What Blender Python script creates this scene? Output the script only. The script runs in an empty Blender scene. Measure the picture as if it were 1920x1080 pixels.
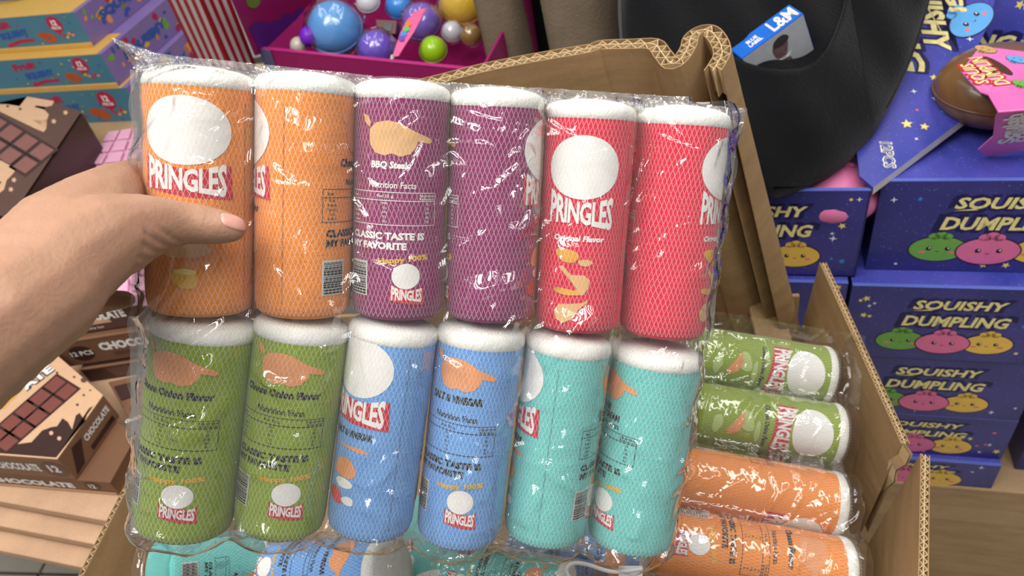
import bpy, bmesh, math, random
import numpy as np
from mathutils import Vector, Matrix
from mathutils.bvhtree import BVHTree

random.seed(7); rng = np.random.default_rng(11)
S = bpy.context.scene
COL = S.collection

# ------------------------------------------------------------------ camera
FPX = 1450.0
TH, RO = math.radians(42), math.radians(12)
CAM = Vector((0, 0, 1.5))
_d0 = Vector((0, -math.sin(TH), -math.cos(TH)))
CF = Vector((0, math.cos(TH), -math.sin(TH)))
CR = math.cos(RO) * Vector((1, 0, 0)) + math.sin(RO) * _d0
CD = -math.sin(RO) * Vector((1, 0, 0)) + math.cos(RO) * _d0
cam_data = bpy.data.cameras.new('camera')
cam = bpy.data.objects.new('camera', cam_data); COL.objects.link(cam)
m = Matrix((CR, -CD, -CF)).transposed().to_4x4(); m.translation = CAM
cam.matrix_world = m
cam_data.sensor_width = 36.0
cam_data.lens = 36.0 * FPX / 1920.0
cam_data.clip_start = 0.01
cam_data.dof.use_dof = True
cam_data.dof.focus_distance = 0.53
cam_data.dof.aperture_fstop = 12.0
S.camera = cam

# ------------------------------------------------------------------ light
w = bpy.data.worlds.new('shop_ambience'); S.world = w; w.use_nodes = True
w.node_tree.nodes['Background'].inputs[0].default_value = (1.0, 0.98, 0.95, 1)
w.node_tree.nodes['Background'].inputs[1].default_value = 0.34

def ceiling_lamp(x, y, z, sx, sy, power, rz=0.0):
    d = bpy.data.lights.new('ceiling_lamp', 'AREA'); d.shape = 'RECTANGLE'
    d.size, d.size_y, d.energy = sx, sy, power; d.color = (1.0, 0.97, 0.92)
    o = bpy.data.objects.new('ceiling_lamp', d); COL.objects.link(o)
    o.location = (x, y, z); o.rotation_euler = (0, 0, rz)
for lx, ly, pw in ((-1.15, 0.05, 26), (-0.75, 0.35, 22), (-0.30, -0.15, 20), (0.25, 0.20, 16), (0.75, -0.05, 14), (1.3, 0.35, 12), (-0.9, 1.7, 6), (0.2, 1.6, 6), (1.2, 1.7, 6)):
    ceiling_lamp(lx, ly, 2.75, 0.22, 1.2, pw * 0.80)

S.view_settings.view_transform = 'Standard'; S.view_settings.look = 'None'
S.view_settings.exposure = -0.22; S.view_settings.gamma = 1.0
S.view_settings.use_curve_mapping = False
S.cycles.use_denoising = True
S.cycles.transparent_max_bounces = 24
S.cycles.max_bounces = 4; S.cycles.diffuse_bounces = 2; S.cycles.glossy_bounces = 2; S.cycles.transmission_bounces = 2
S.cycles.use_adaptive_sampling = True; S.cycles.adaptive_threshold = 0.12
S.cycles.caustics_reflective = False; S.cycles.caustics_refractive = False

# ------------------------------------------------------------------ measuring helpers
def ray(px, py): return (px - 960) / FPX * CR + (py - 540) / FPX * CD + CF
def P(px, py, z): return CAM + z * ray(px, py)
def onz(px, py, Z):
    r = ray(px, py); return CAM + r * ((Z - CAM.z) / r.z)
def onplane(px, py, p0, n):
    r = ray(px, py); return CAM + r * ((p0 - CAM).dot(n) / r.dot(n))
def lin(c):
    c = c / 255.0
    return c / 12.92 if c <= 0.04045 else ((c + 0.055) / 1.055) ** 2.4
def srgb(r, g, b): return (lin(r), lin(g), lin(b), 1.0)

# ------------------------------------------------------------------ materials
MATS = {}
def mat(name, rgb, rough=0.6, var=0.06, scale=60.0, bump=0.0, bscale=200.0, spec=0.4, coat=0.0, sss=0.0, metal=0.0, sheen=0.0, detail=4.0):
    if name in MATS: return MATS[name]
    m = bpy.data.materials.new(name); m.use_nodes = True
    nt = m.node_tree; b = nt.nodes['Principled BSDF']
    c = srgb(*rgb)
    tc = nt.nodes.new('ShaderNodeTexCoord')
    nz = nt.nodes.new('ShaderNodeTexNoise'); nz.inputs['Scale'].default_value = scale; nz.inputs['Detail'].default_value = detail
    nt.links.new(tc.outputs['Object'], nz.inputs['Vector'])
    mx = nt.nodes.new('ShaderNodeMix'); mx.data_type = 'RGBA'
    mx.inputs[6].default_value = tuple(max(0, v * (1 - var * 2)) for v in c[:3]) + (1,)
    mx.inputs[7].default_value = tuple(min(1, v * (1 + var * 2)) for v in c[:3]) + (1,)
    nt.links.new(nz.outputs['Fac'], mx.inputs[0]); nt.links.new(mx.outputs[2], b.inputs['Base Color'])
    b.inputs['Roughness'].default_value = rough; b.inputs['Specular IOR Level'].default_value = spec
    b.inputs['Coat Weight'].default_value = coat; b.inputs['Coat Roughness'].default_value = 0.12
    b.inputs['Metallic'].default_value = metal
    if sss:
        b.inputs['Subsurface Weight'].default_value = sss; b.inputs['Subsurface Radius'].default_value = (0.006, 0.0025, 0.0014); b.inputs['Subsurface Scale'].default_value = 1.0
    if sheen: b.inputs['Sheen Weight'].default_value = sheen
    if bump:
        n2 = nt.nodes.new('ShaderNodeTexNoise'); n2.inputs['Scale'].default_value = bscale; n2.inputs['Detail'].default_value = 5
        nt.links.new(tc.outputs['Object'], n2.inputs['Vector'])
        bp = nt.nodes.new('ShaderNodeBump'); bp.inputs['Strength'].default_value = bump; bp.inputs['Distance'].default_value = 0.002
        nt.links.new(n2.outputs['Fac'], bp.inputs['Height']); nt.links.new(bp.outputs['Normal'], b.inputs['Normal'])
    MATS[name] = m; return m

def film_mat(name, haze=0.05, tint=(1, 1, 1), rough=0.06, gain=1.6, bump=0.25, bscale=90):
    m = bpy.data.materials.new(name); m.use_nodes = True; nt = m.node_tree
    for n in list(nt.nodes):
        if n.type != 'OUTPUT_MATERIAL': nt.nodes.remove(n)
    out = [n for n in nt.nodes if n.type == 'OUTPUT_MATERIAL'][0]
    tr = nt.nodes.new('ShaderNodeBsdfTransparent'); tr.inputs[0].default_value = (*tint, 1)
    gl = nt.nodes.new('ShaderNodeBsdfGlossy'); gl.inputs['Roughness'].default_value = rough
    df = nt.nodes.new('ShaderNodeBsdfDiffuse'); df.inputs[0].default_value = (0.9, 0.92, 0.94, 1)
    tc = nt.nodes.new('ShaderNodeTexCoord')
    nz = nt.nodes.new('ShaderNodeTexNoise'); nz.inputs['Scale'].default_value = bscale; nz.inputs['Detail'].default_value = 1
    nt.links.new(tc.outputs['Object'], nz.inputs['Vector'])
    bp = nt.nodes.new('ShaderNodeBump'); bp.inputs['Strength'].default_value = bump; bp.inputs['Distance'].default_value = 0.003
    nt.links.new(nz.outputs['Fac'], bp.inputs['Height']); nt.links.new(bp.outputs['Normal'], gl.inputs['Normal'])
    fr = nt.nodes.new('ShaderNodeFresnel'); fr.inputs['IOR'].default_value = 1.45
    nt.links.new(bp.outputs['Normal'], fr.inputs['Normal'])
    ge = nt.nodes.new('ShaderNodeNewGeometry'); io = nt.nodes.new('ShaderNodeMix'); io.inputs[2].default_value = 1.45; io.inputs[3].default_value = 1 / 1.45   # thin sheet: same reflectance from both sides
    nt.links.new(ge.outputs['Backfacing'], io.inputs[0]); nt.links.new(io.outputs[0], fr.inputs['IOR'])
    mu = nt.nodes.new('ShaderNodeMath'); mu.operation = 'MULTIPLY'; mu.inputs[1].default_value = gain; mu.use_clamp = True
    nt.links.new(fr.outputs[0], mu.inputs[0])
    m1 = nt.nodes.new('ShaderNodeMixShader'); m1.inputs[0].default_value = haze
    nt.links.new(tr.outputs[0], m1.inputs[1]); nt.links.new(df.outputs[0], m1.inputs[2])
    m2 = nt.nodes.new('ShaderNodeMixShader'); nt.links.new(mu.outputs[0], m2.inputs[0])
    nt.links.new(m1.outputs[0], m2.inputs[1]); nt.links.new(gl.outputs[0], m2.inputs[2])
    nt.links.new(m2.outputs[0], out.inputs[0])
    MATS[name] = m; return m

def net_mat():
    m = bpy.data.materials.new('white_net'); m.use_nodes = True; nt = m.node_tree
    for n in list(nt.nodes):
        if n.type != 'OUTPUT_MATERIAL': nt.nodes.remove(n)
    out = [n for n in nt.nodes if n.type == 'OUTPUT_MATERIAL'][0]
    uv = nt.nodes.new('ShaderNodeUVMap'); sp = nt.nodes.new('ShaderNodeSeparateXYZ'); nt.links.new(uv.outputs[0], sp.inputs[0])
    def mth(op, a, b=None, clamp=False):
        n = nt.nodes.new('ShaderNodeMath'); n.operation = op; n.use_clamp = clamp
        for i, v in enumerate((a, b)):
            if v is None: continue
            if isinstance(v, (int, float)): n.inputs[i].default_value = v
            else: nt.links.new(v, n.inputs[i])
        return n.outputs[0]
    nz = nt.nodes.new('ShaderNodeTexNoise'); nz.inputs['Scale'].default_value = 45; nz.inputs['Detail'].default_value = 0; nt.links.new(uv.outputs[0], nz.inputs['Vector'])
    wob = mth('MULTIPLY', nz.outputs['Fac'], 1.2)
    a = mth('ADD', mth('MULTIPLY', sp.outputs[0], 1 / 0.0033), wob); b = mth('MULTIPLY', sp.outputs[1], 1 / 0.0078)
    d1 = mth('ABSOLUTE', mth('SUBTRACT', mth('FRACT', mth('ADD', a, b)), 0.5))
    d2 = mth('ABSOLUTE', mth('SUBTRACT', mth('FRACT', mth('SUBTRACT', a, b)), 0.5))
    mn = mth('MINIMUM', d1, d2)
    mask = mth('MULTIPLY', mth('SUBTRACT', 0.095, mn), 22, True)
    fac = mth('MULTIPLY', mask, 0.30)
    tr = nt.nodes.new('ShaderNodeBsdfTransparent'); df = nt.nodes.new('ShaderNodeBsdfDiffuse'); df.inputs[0].default_value = (0.93, 0.92, 0.91, 1)
    mx = nt.nodes.new('ShaderNodeMixShader'); nt.links.new(fac, mx.inputs[0]); nt.links.new(tr.outputs[0], mx.inputs[1]); nt.links.new(df.outputs[0], mx.inputs[2])
    nt.links.new(mx.outputs[0], out.inputs[0]); return m

def starry_mat(name, c1, c2, rough=0.28):
    m = bpy.data.materials.new(name); m.use_nodes = True; nt = m.node_tree; b = nt.nodes['Principled BSDF']
    tc = nt.nodes.new('ShaderNodeTexCoord')
    nz = nt.nodes.new('ShaderNodeTexNoise'); nz.inputs['Scale'].default_value = 7; nz.inputs['Detail'].default_value = 3
    nt.links.new(tc.outputs['Object'], nz.inputs['Vector'])
    r = nt.nodes.new('ShaderNodeValToRGB'); r.color_ramp.elements[0].position = 0.38; r.color_ramp.elements[1].position = 0.64
    r.color_ramp.elements[0].color = srgb(*c1); r.color_ramp.elements[1].color = srgb(*c2)
    nt.links.new(nz.outputs['Fac'], r.inputs[0])
    prev = r.outputs[0]
    for sc, th, colr in ((170, 0.13, (150, 160, 215)), (75, 0.085, (150, 150, 205))):
        v = nt.nodes.new('ShaderNodeTexVoronoi'); v.inputs['Scale'].default_value = sc
        nt.links.new(tc.outputs['Object'], v.inputs['Vector'])
        lt = nt.nodes.new('ShaderNodeMath'); lt.operation = 'LESS_THAN'; lt.inputs[1].default_value = th
        nt.links.new(v.outputs['Distance'], lt.inputs[0])
        ml = nt.nodes.new('ShaderNodeMath'); ml.operation = 'MULTIPLY'; ml.inputs[1].default_value = 0.34
        nt.links.new(lt.outputs[0], ml.inputs[0])
        mx = nt.nodes.new('ShaderNodeMix'); mx.data_type = 'RGBA'; mx.inputs[7].default_value = srgb(*colr)
        nt.links.new(ml.outputs[0], mx.inputs[0]); nt.links.new(prev, mx.inputs[6]); prev = mx.outputs[2]
    nt.links.new(prev, b.inputs['Base Color']); b.inputs['Roughness'].default_value = rough
    MATS[name] = m; return m

def card_mat(name, rgb, var=0.12):
    m = bpy.data.materials.new(name); m.use_nodes = True; nt = m.node_tree; b = nt.nodes['Principled BSDF']
    tc = nt.nodes.new('ShaderNodeTexCoord')
    mp = nt.nodes.new('ShaderNodeMapping'); mp.inputs['Scale'].default_value = (6, 6, 30); nt.links.new(tc.outputs['Object'], mp.inputs[0])
    nz = nt.nodes.new('ShaderNodeTexNoise'); nz.inputs['Scale'].default_value = 2.2; nz.inputs['Detail'].default_value = 7; nt.links.new(mp.outputs[0], nz.inputs['Vector'])
    n2 = nt.nodes.new('ShaderNodeTexNoise'); n2.inputs['Scale'].default_value = 300; nt.links.new(tc.outputs['Object'], n2.inputs['Vector'])
    ad = nt.nodes.new('ShaderNodeMath'); ad.operation = 'MULTIPLY_ADD'; ad.inputs[1].default_value = 0.35
    nt.links.new(n2.outputs['Fac'], ad.inputs[0]); nt.links.new(nz.outputs['Fac'], ad.inputs[2])
    r = nt.nodes.new('ShaderNodeValToRGB'); c = srgb(*rgb)
    r.color_ramp.elements[0].position = 0.35; r.color_ramp.elements[1].position = 0.95
    r.color_ramp.elements[0].color = tuple(v * (1 - var * 1.6) for v in c[:3]) + (1,)
    r.color_ramp.elements[1].color = tuple(min(1, v * (1 + var * 1.6)) for v in c[:3]) + (1,)
    nt.links.new(ad.outputs[0], r.inputs[0]); nt.links.new(r.outputs[0], b.inputs['Base Color'])
    b.inputs['Roughness'].default_value = 0.8; b.inputs['Specular IOR Level'].default_value = 0.2
    bp = nt.nodes.new('ShaderNodeBump'); bp.inputs['Strength'].default_value = 0.25; bp.inputs['Distance'].default_value = 0.002
    nt.links.new(nz.outputs['Fac'], bp.inputs['Height']); nt.links.new(bp.outputs['Normal'], b.inputs['Normal'])
    MATS[name] = m; return m

# ------------------------------------------------------------------ object helpers
def link(name, me, parent=None, M=None):
    o = bpy.data.objects.new(name, me); COL.objects.link(o)
    if parent: o.parent = parent
    if M is not None: o.matrix_local = M
    return o
def mesh(name, verts, faces, mats, smooth=False, fmat=None):
    me = bpy.data.meshes.new(name); me.from_pydata([tuple(v) for v in verts], [], [tuple(f) for f in faces]); me.update()
    for q in (mats if isinstance(mats, (list, tuple)) else [mats]): me.materials.append(q)
    if fmat is not None: me.polygons.foreach_set('material_index', fmat)
    if smooth: me.polygons.foreach_set('use_smooth', [True] * len(me.polygons))
    return me
def bm_mesh(name, bm, mats, smooth=False):
    me = bpy.data.meshes.new(name); bm.to_mesh(me); bm.free()
    for q in (mats if isinstance(mats, (list, tuple)) else [mats]): me.materials.append(q)
    if smooth: me.polygons.foreach_set('use_smooth', [True] * len(me.polygons))
    return me
def tag(o, label, cat, group=None, kind=None):
    if label: o['label'] = label
    if cat: o['category'] = cat
    if group: o['group'] = group
    if kind: o['kind'] = kind
    return o
def thing(name, loc, label, cat, group=None, M=None):
    o = bpy.data.objects.new(name, None); COL.objects.link(o); o.empty_display_size = 0.02
    if M is not None: o.matrix_world = M
    else: o.location = loc
    return tag(o, label, cat, group)
def local(root, v): return root.matrix_basis.inverted() @ v

def prism_me(name, poly, down, mats, bevel=0.0):
    """closed solid: polygon (world points) swept along the vector down; poly seen from the top counter-clockwise or not"""
    bm = bmesh.new(); n = len(poly)
    a = [bm.verts.new(p) for p in poly]; b = [bm.verts.new(p + down) for p in poly]
    bm.faces.new(a); bm.faces.new(list(reversed(b)))
    for i in range(n): bm.faces.new((a[i], b[i], b[(i + 1) % n], a[(i + 1) % n]))
    bmesh.ops.recalc_face_normals(bm, faces=bm.faces)
    if bevel: bmesh.ops.bevel(bm, geom=list(bm.edges), offset=bevel, segments=2, affect='EDGES', profile=0.5)
    return bm_mesh(name, bm, mats, False)

def lathe(name, prof, mats, seg=48, noise=0.0, uvr=None, fm=None, seed=0):
    vs, fs, mi = [], [], []
    for j, (r, z) in enumerate(prof):
        for i in range(seg):
            a = 2 * math.pi * i / seg
            k = 1 + noise * (math.sin(3 * a + z * 55 + seed) * 0.5 + math.sin(2 * a - z * 90 + seed * 2) * 0.5)
            vs.append((r * k * math.sin(a), -r * k * math.cos(a), z))
    for j in range(len(prof) - 1):
        for i in range(seg):
            i2 = (i + 1) % seg
            fs.append((j * seg + i, j * seg + i2, (j + 1) * seg + i2, (j + 1) * seg + i)); mi.append(fm[j] if fm else 0)
    me = mesh(name, vs, fs, mats, True, mi)
    if uvr:
        uvl = me.uv_layers.new(name='UVMap')
        for p in me.polygons:
            for li, vi in zip(p.loop_indices, p.vertices):
                j, i = divmod(vi, seg)
                x = i / seg
                if i == 0 and any(v % seg == seg - 1 for v in p.vertices): x = 1.0
                uvl.data[li].uv = (x * 2 * math.pi * uvr, prof[j][1])
    return me

def tube_bm(bm, pts, r, seg=8, cap=True):
    rings = []
    for i, p in enumerate(pts):
        p = Vector(p); t = (Vector(pts[min(i + 1, len(pts) - 1)]) - Vector(pts[max(i - 1, 0)])).normalized()
        a = t.orthogonal().normalized(); b = t.cross(a)
        rr = r[i] if isinstance(r, (list, tuple)) else r
        rings.append([bm.verts.new(p + rr * (math.cos(2 * math.pi * k / seg) * a + math.sin(2 * math.pi * k / seg) * b)) for k in range(seg)])
    for A, B in zip(rings, rings[1:]):
        # align rings
        best = min(range(seg), key=lambda s: (A[0].co - B[s].co).length)
        B[:] = B[best:] + B[:best]
        for k in range(seg): bm.faces.new((A[k], A[(k + 1) % seg], B[(k + 1) % seg], B[k]))
    if cap: bm.faces.new(list(reversed(rings[0]))); bm.faces.new(rings[-1])

# ------------------------------------------------------------------ flat print
_tc = {}
def text2d(body, bold=0.03, shear=0.0, spacing=1.0):
    k = (body, bold, shear, spacing)
    if k in _tc: return _tc[k]
    cu = bpy.data.curves.new('lettering', 'FONT'); cu.body = body; cu.size = 1.0; cu.offset = bold; cu.shear = shear
    cu.space_character = spacing; cu.resolution_u = 2; cu.align_x = 'CENTER'; cu.align_y = 'CENTER'; cu.fill_mode = 'FRONT'
    o = bpy.data.objects.new('lettering', cu); COL.objects.link(o)
    dg = bpy.context.evaluated_depsgraph_get(); me = bpy.data.meshes.new_from_object(o.evaluated_get(dg))
    vs = np.array([v.co[:2] for v in me.vertices]) if len(me.vertices) else np.zeros((0, 2)); fs = [tuple(p.vertices) for p in me.polygons]
    bpy.data.objects.remove(o); bpy.data.curves.remove(cu); bpy.data.meshes.remove(me)
    if bold:
        b0 = text2d(body, 0.0, shear, spacing)[3]; vs = np.clip(vs, b0[0] - bold * 1.3, b0[1] + bold * 1.3)   # trims mitre spikes of the emboldened outline
    mn, mx = vs.min(0), vs.max(0); vs = (vs - (mn + mx) / 2)
    _tc[k] = (vs, fs, mx - mn, (mn, mx)); return _tc[k]

def ell(cx, cy, rx, ry, n=28, rot=0.0):
    c, s = math.cos(rot), math.sin(rot); out = []
    for i in range(n):
        a = 2 * math.pi * i / n; x, y = rx * math.cos(a), ry * math.sin(a); out.append((cx + c * x - s * y, cy + s * x + c * y))
    return out
def rect(x0, y0, x1, y1): return [(x0, y0), (x1, y0), (x1, y1), (x0, y1)]
def star(cx, cy, r, n=5, inner=0.45, rot=0.3):
    return [(cx + (r if i % 2 == 0 else r * inner) * math.sin(rot + math.pi * i / n), cy + (r if i % 2 == 0 else r * inner) * math.cos(rot + math.pi * i / n)) for i in range(2 * n)]
def blob(cx, cy, rx, ry, n=22, amp=0.12, seed=0, rot=0.0):
    r = random.Random(seed); ph = [r.uniform(0, 6.28) for _ in range(3)]; out = []
    c, s = math.cos(rot), math.sin(rot)
    for i in range(n):
        a = 2 * math.pi * i / n; k = 1 + amp * (math.sin(2 * a + ph[0]) + 0.6 * math.sin(3 * a + ph[1]) + 0.3 * math.sin(5 * a + ph[2]))
        x, y = rx * k * math.cos(a), ry * k * math.sin(a); out.append((cx + c * x - s * y, cy + s * x + c * y))
    return out

class Print:
    """flat printing: polygons and lettering in a 2-D frame, laid on a surface by a mapper (x, y, lift) -> point"""
    def __init__(self): self.items = []
    def poly(self, pts, m, layer=0): self.items.append((np.array(pts, float), [tuple(range(len(pts)))], m, layer)); return self
    def text(self, body, cx, cy, h, m, layer=1, bold=0.03, shear=0.0, width=None, rot=0.0, warp=None, spacing=1.0):
        vs, fs, dim, _ = text2d(body, bold, shear, spacing); vs = vs.copy()
        sy = h / dim[1]; sx = width / dim[0] if width else sy
        vs[:, 0] *= sx; vs[:, 1] *= sy
        if warp is not None: vs = np.array([warp(x / (dim[0] * sx / 2), y / (dim[1] * sy / 2), x, y) for x, y in vs])
        c, s = math.cos(rot), math.sin(rot)
        v2 = np.stack([cx + c * vs[:, 0] - s * vs[:, 1], cy + s * vs[:, 0] + c * vs[:, 1]], 1)
        self.items.append((v2, fs, m, layer)); return self
    def build(self, name, parent, mapper, step=None, lift=0.0002, dl=0.00012, me_only=False):
        mats = []; bm = bmesh.new()
        lay = bm.verts.layers.float.new('lift')
        for vs, fs, m, layer in self.items:
            if m not in mats: mats.append(m)
            mi = mats.index(m); bv = [bm.verts.new((x, y, 0)) for x, y in vs]
            for v in bv: v[lay] = lift + dl * layer
            for f in fs:
                try: q = bm.faces.new([bv[i] for i in f]); q.material_index = mi
                except ValueError: pass
        big = [f for f in bm.faces if len(f.verts) > 4]
        if big: bmesh.ops.triangulate(bm, faces=big)
        for f in bm.faces:
            f.normal_update()
        bmesh.ops.reverse_faces(bm, faces=[f for f in bm.faces if f.normal.z < 0])
        if step:
            xs = [v.co.x for v in bm.verts]; k = math.ceil(min(xs) / step)
            while k * step < max(xs):
                bmesh.ops.bisect_plane(bm, geom=list(bm.verts) + list(bm.edges) + list(bm.faces), plane_co=(k * step, 0, 0), plane_no=(1, 0, 0), dist=1e-7); k += 1
        for v in bm.verts: v.co = mapper(v.co.x, v.co.y, v[lay])
        me = bm_mesh(name, bm, mats)
        if me_only: return me
        return link(name, me, parent)
def plane_mapper(o, u, v, n): return lambda x, y, l: o + u * x + v * y + n * l

# common print colours
WHITE = mat('white_print', (236, 234, 230), 0.7, 0.02); BLACK = mat('black_print', (26, 24, 24), 0.7, 0.05)
REDP = mat('red_print', (196, 26, 52), 0.75, 0.05); YEL = mat('yellow_print', (228, 176, 40), 0.7, 0.05)
NAVY = mat('navy_print', (26, 22, 78), 0.4, 0.05); GOLD = mat('gold_print', (246, 220, 150), 0.4, 0.16, 140)
FOAM = mat('white_sponge', (232, 232, 226), 0.9, 0.03, 120, 0.35, 500, 0.2)
TAN_CHIP = mat('chip_tan_print', (222, 172, 112), 0.8, 0.07); ORG_CHIP = mat('chip_orange_print', (224, 148, 92), 0.8, 0.07); GOLD_CHIP = mat('chip_gold_print', (224, 160, 40), 0.8, 0.1)
CARD = card_mat('corrugated_brown', (158, 128, 92)); CARD_RAW = mat('fluting_pale', (208, 180, 138), 0.85, 0.1, 300)
CARD2 = card_mat('carton_tan', (172, 144, 110)); CARD_PINK = card_mat('carton_pinkish', (200, 164, 134))
FILM = film_mat('clear_film', 0.015, rough=0.05, gain=2.6, bump=0.35); NET = net_mat(); SEAL = film_mat('clear_seal_film', 0.14, rough=0.06, gain=4.0, bump=0.5, bscale=140)
FILM_SOFT = film_mat('clear_film_soft', 0.03, rough=0.06, gain=2.2)

# ================================================================== FLOOR
FZ = -0.20
root = tag(link('floor', mesh('floor_grout', [(-3.2, -1, FZ - 0.012), (3, -1, FZ - 0.012), (3, 4.2, FZ - 0.012), (-3.2, 4.2, FZ - 0.012)], [(0, 1, 2, 3)], mat('grout', (96, 92, 86), 0.9))), None, None, kind='structure')
TILE = mat('floor_tile_cream', (196, 190, 176), 0.35, 0.05, 9)
_t0 = onz(71, 1078, FZ); _td = (onz(100, 1027, FZ) - _t0).normalized(); _tn = Vector((_td.y, -_td.x, 0)).normalized()
ts = 0.50
def bevel_box_me(name, w, d, h, mats, bev):
    bm = bmesh.new(); bmesh.ops.create_cube(bm, size=1)
    for v in bm.verts: v.co = Vector((v.co.x * w, v.co.y * d, v.co.z * h))
    if bev: bmesh.ops.bevel(bm, geom=list(bm.edges), offset=bev, segments=1, affect='EDGES')
    return bm_mesh(name, bm, mats)
tile_me = bevel_box_me('tile', ts - 0.008, ts - 0.008, 0.012, TILE, 0.0015)
for i in range(-3, 8):
    for j in range(-2, 5):
        c = _t0 + _tn * ((i + 0.5) * ts) + _td * ((j + 0.5) * ts + 0.004)
        o = link('tile', tile_me, root, Matrix.Translation((c.x, c.y, FZ - 0.006)) @ Matrix.Rotation(math.atan2(_tn.y, _tn.x), 4, 'Z'))

# ================================================================== CANS
CH, CRAD = 0.150, 0.034
def can_mapper(x, y, l):
    a = x / CRAD; r = CRAD + 0.0001 + l; return Vector((r * math.sin(a), -r * math.cos(a), y))
def deg(a): return math.radians(a) * CRAD
FL = {
 'orange': dict(col=(236, 140, 48), txt=BLACK, flav='Cheese Flavour', big='Cheese Flavor', chip=ORG_CHIP, ch2=TAN_CHIP, band=True),
 'purple': dict(col=(140, 38, 98), txt=WHITE, flav='BBQ Steak', big='BBQ Steak', chip=TAN_CHIP, ch2=ORG_CHIP, band=True),
 'red': dict(col=(222, 30, 66), txt=WHITE, flav='Original Flavor', big='Original Flavor', chip=TAN_CHIP, ch2=GOLD_CHIP, band=False),
 'green': dict(col=(138, 162, 30), txt=BLACK, flav='Cheese Onion Flavor', big='Cheese Onion Flavor', chip=ORG_CHIP, ch2=ORG_CHIP, band=True),
 'blue': dict(col=(104, 160, 224), txt=BLACK, flav='SALT & VINEGAR', big='SALT & VINEGAR', chip=ORG_CHIP, ch2=ORG_CHIP, band=True),
 'teal': dict(col=(104, 196, 190), txt=BLACK, flav='CREAM\n& SOUR CREAM', big='SOUR CREAM', chip=ORG_CHIP, ch2=ORG_CHIP, band=True),
}
GRY = mat('barcode_white', (206, 204, 200), 0.7)
def logo_lettering(pr, cx, cy, wd, ht, layer, m, sag):
    def warp(nx, ny, x, y):
        return (x, y * (1 + 0.28 * abs(nx) ** 1.5) - sag * (1 - nx * nx) * (0.55 + 0.45 * ny) + 0.10 * ht * nx * (-1))
    pr.text('PRINGLES', cx, cy, ht, m, layer, bold=0.035, width=wd, warp=warp, spacing=0.95)
def band_poly(cx, cy, wd, ht, sag, n=12):
    top, bot = [], []
    for i in range(n + 1):
        t = -1 + 2 * i / n; x = cx + t * wd / 2
        tilt = -0.10 * ht * t
        top.append((x, cy + ht * 0.62 - sag * (1 - t * t) * 1.15 + tilt))
        bot.append((x + (0.03 * wd if t > 0 else 0.0), cy - ht * 0.62 - sag * 0.15 * math.cos(t * 3) + tilt * 1.6))
    return top + bot[::-1]
CAN_PARTS = {}
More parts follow.
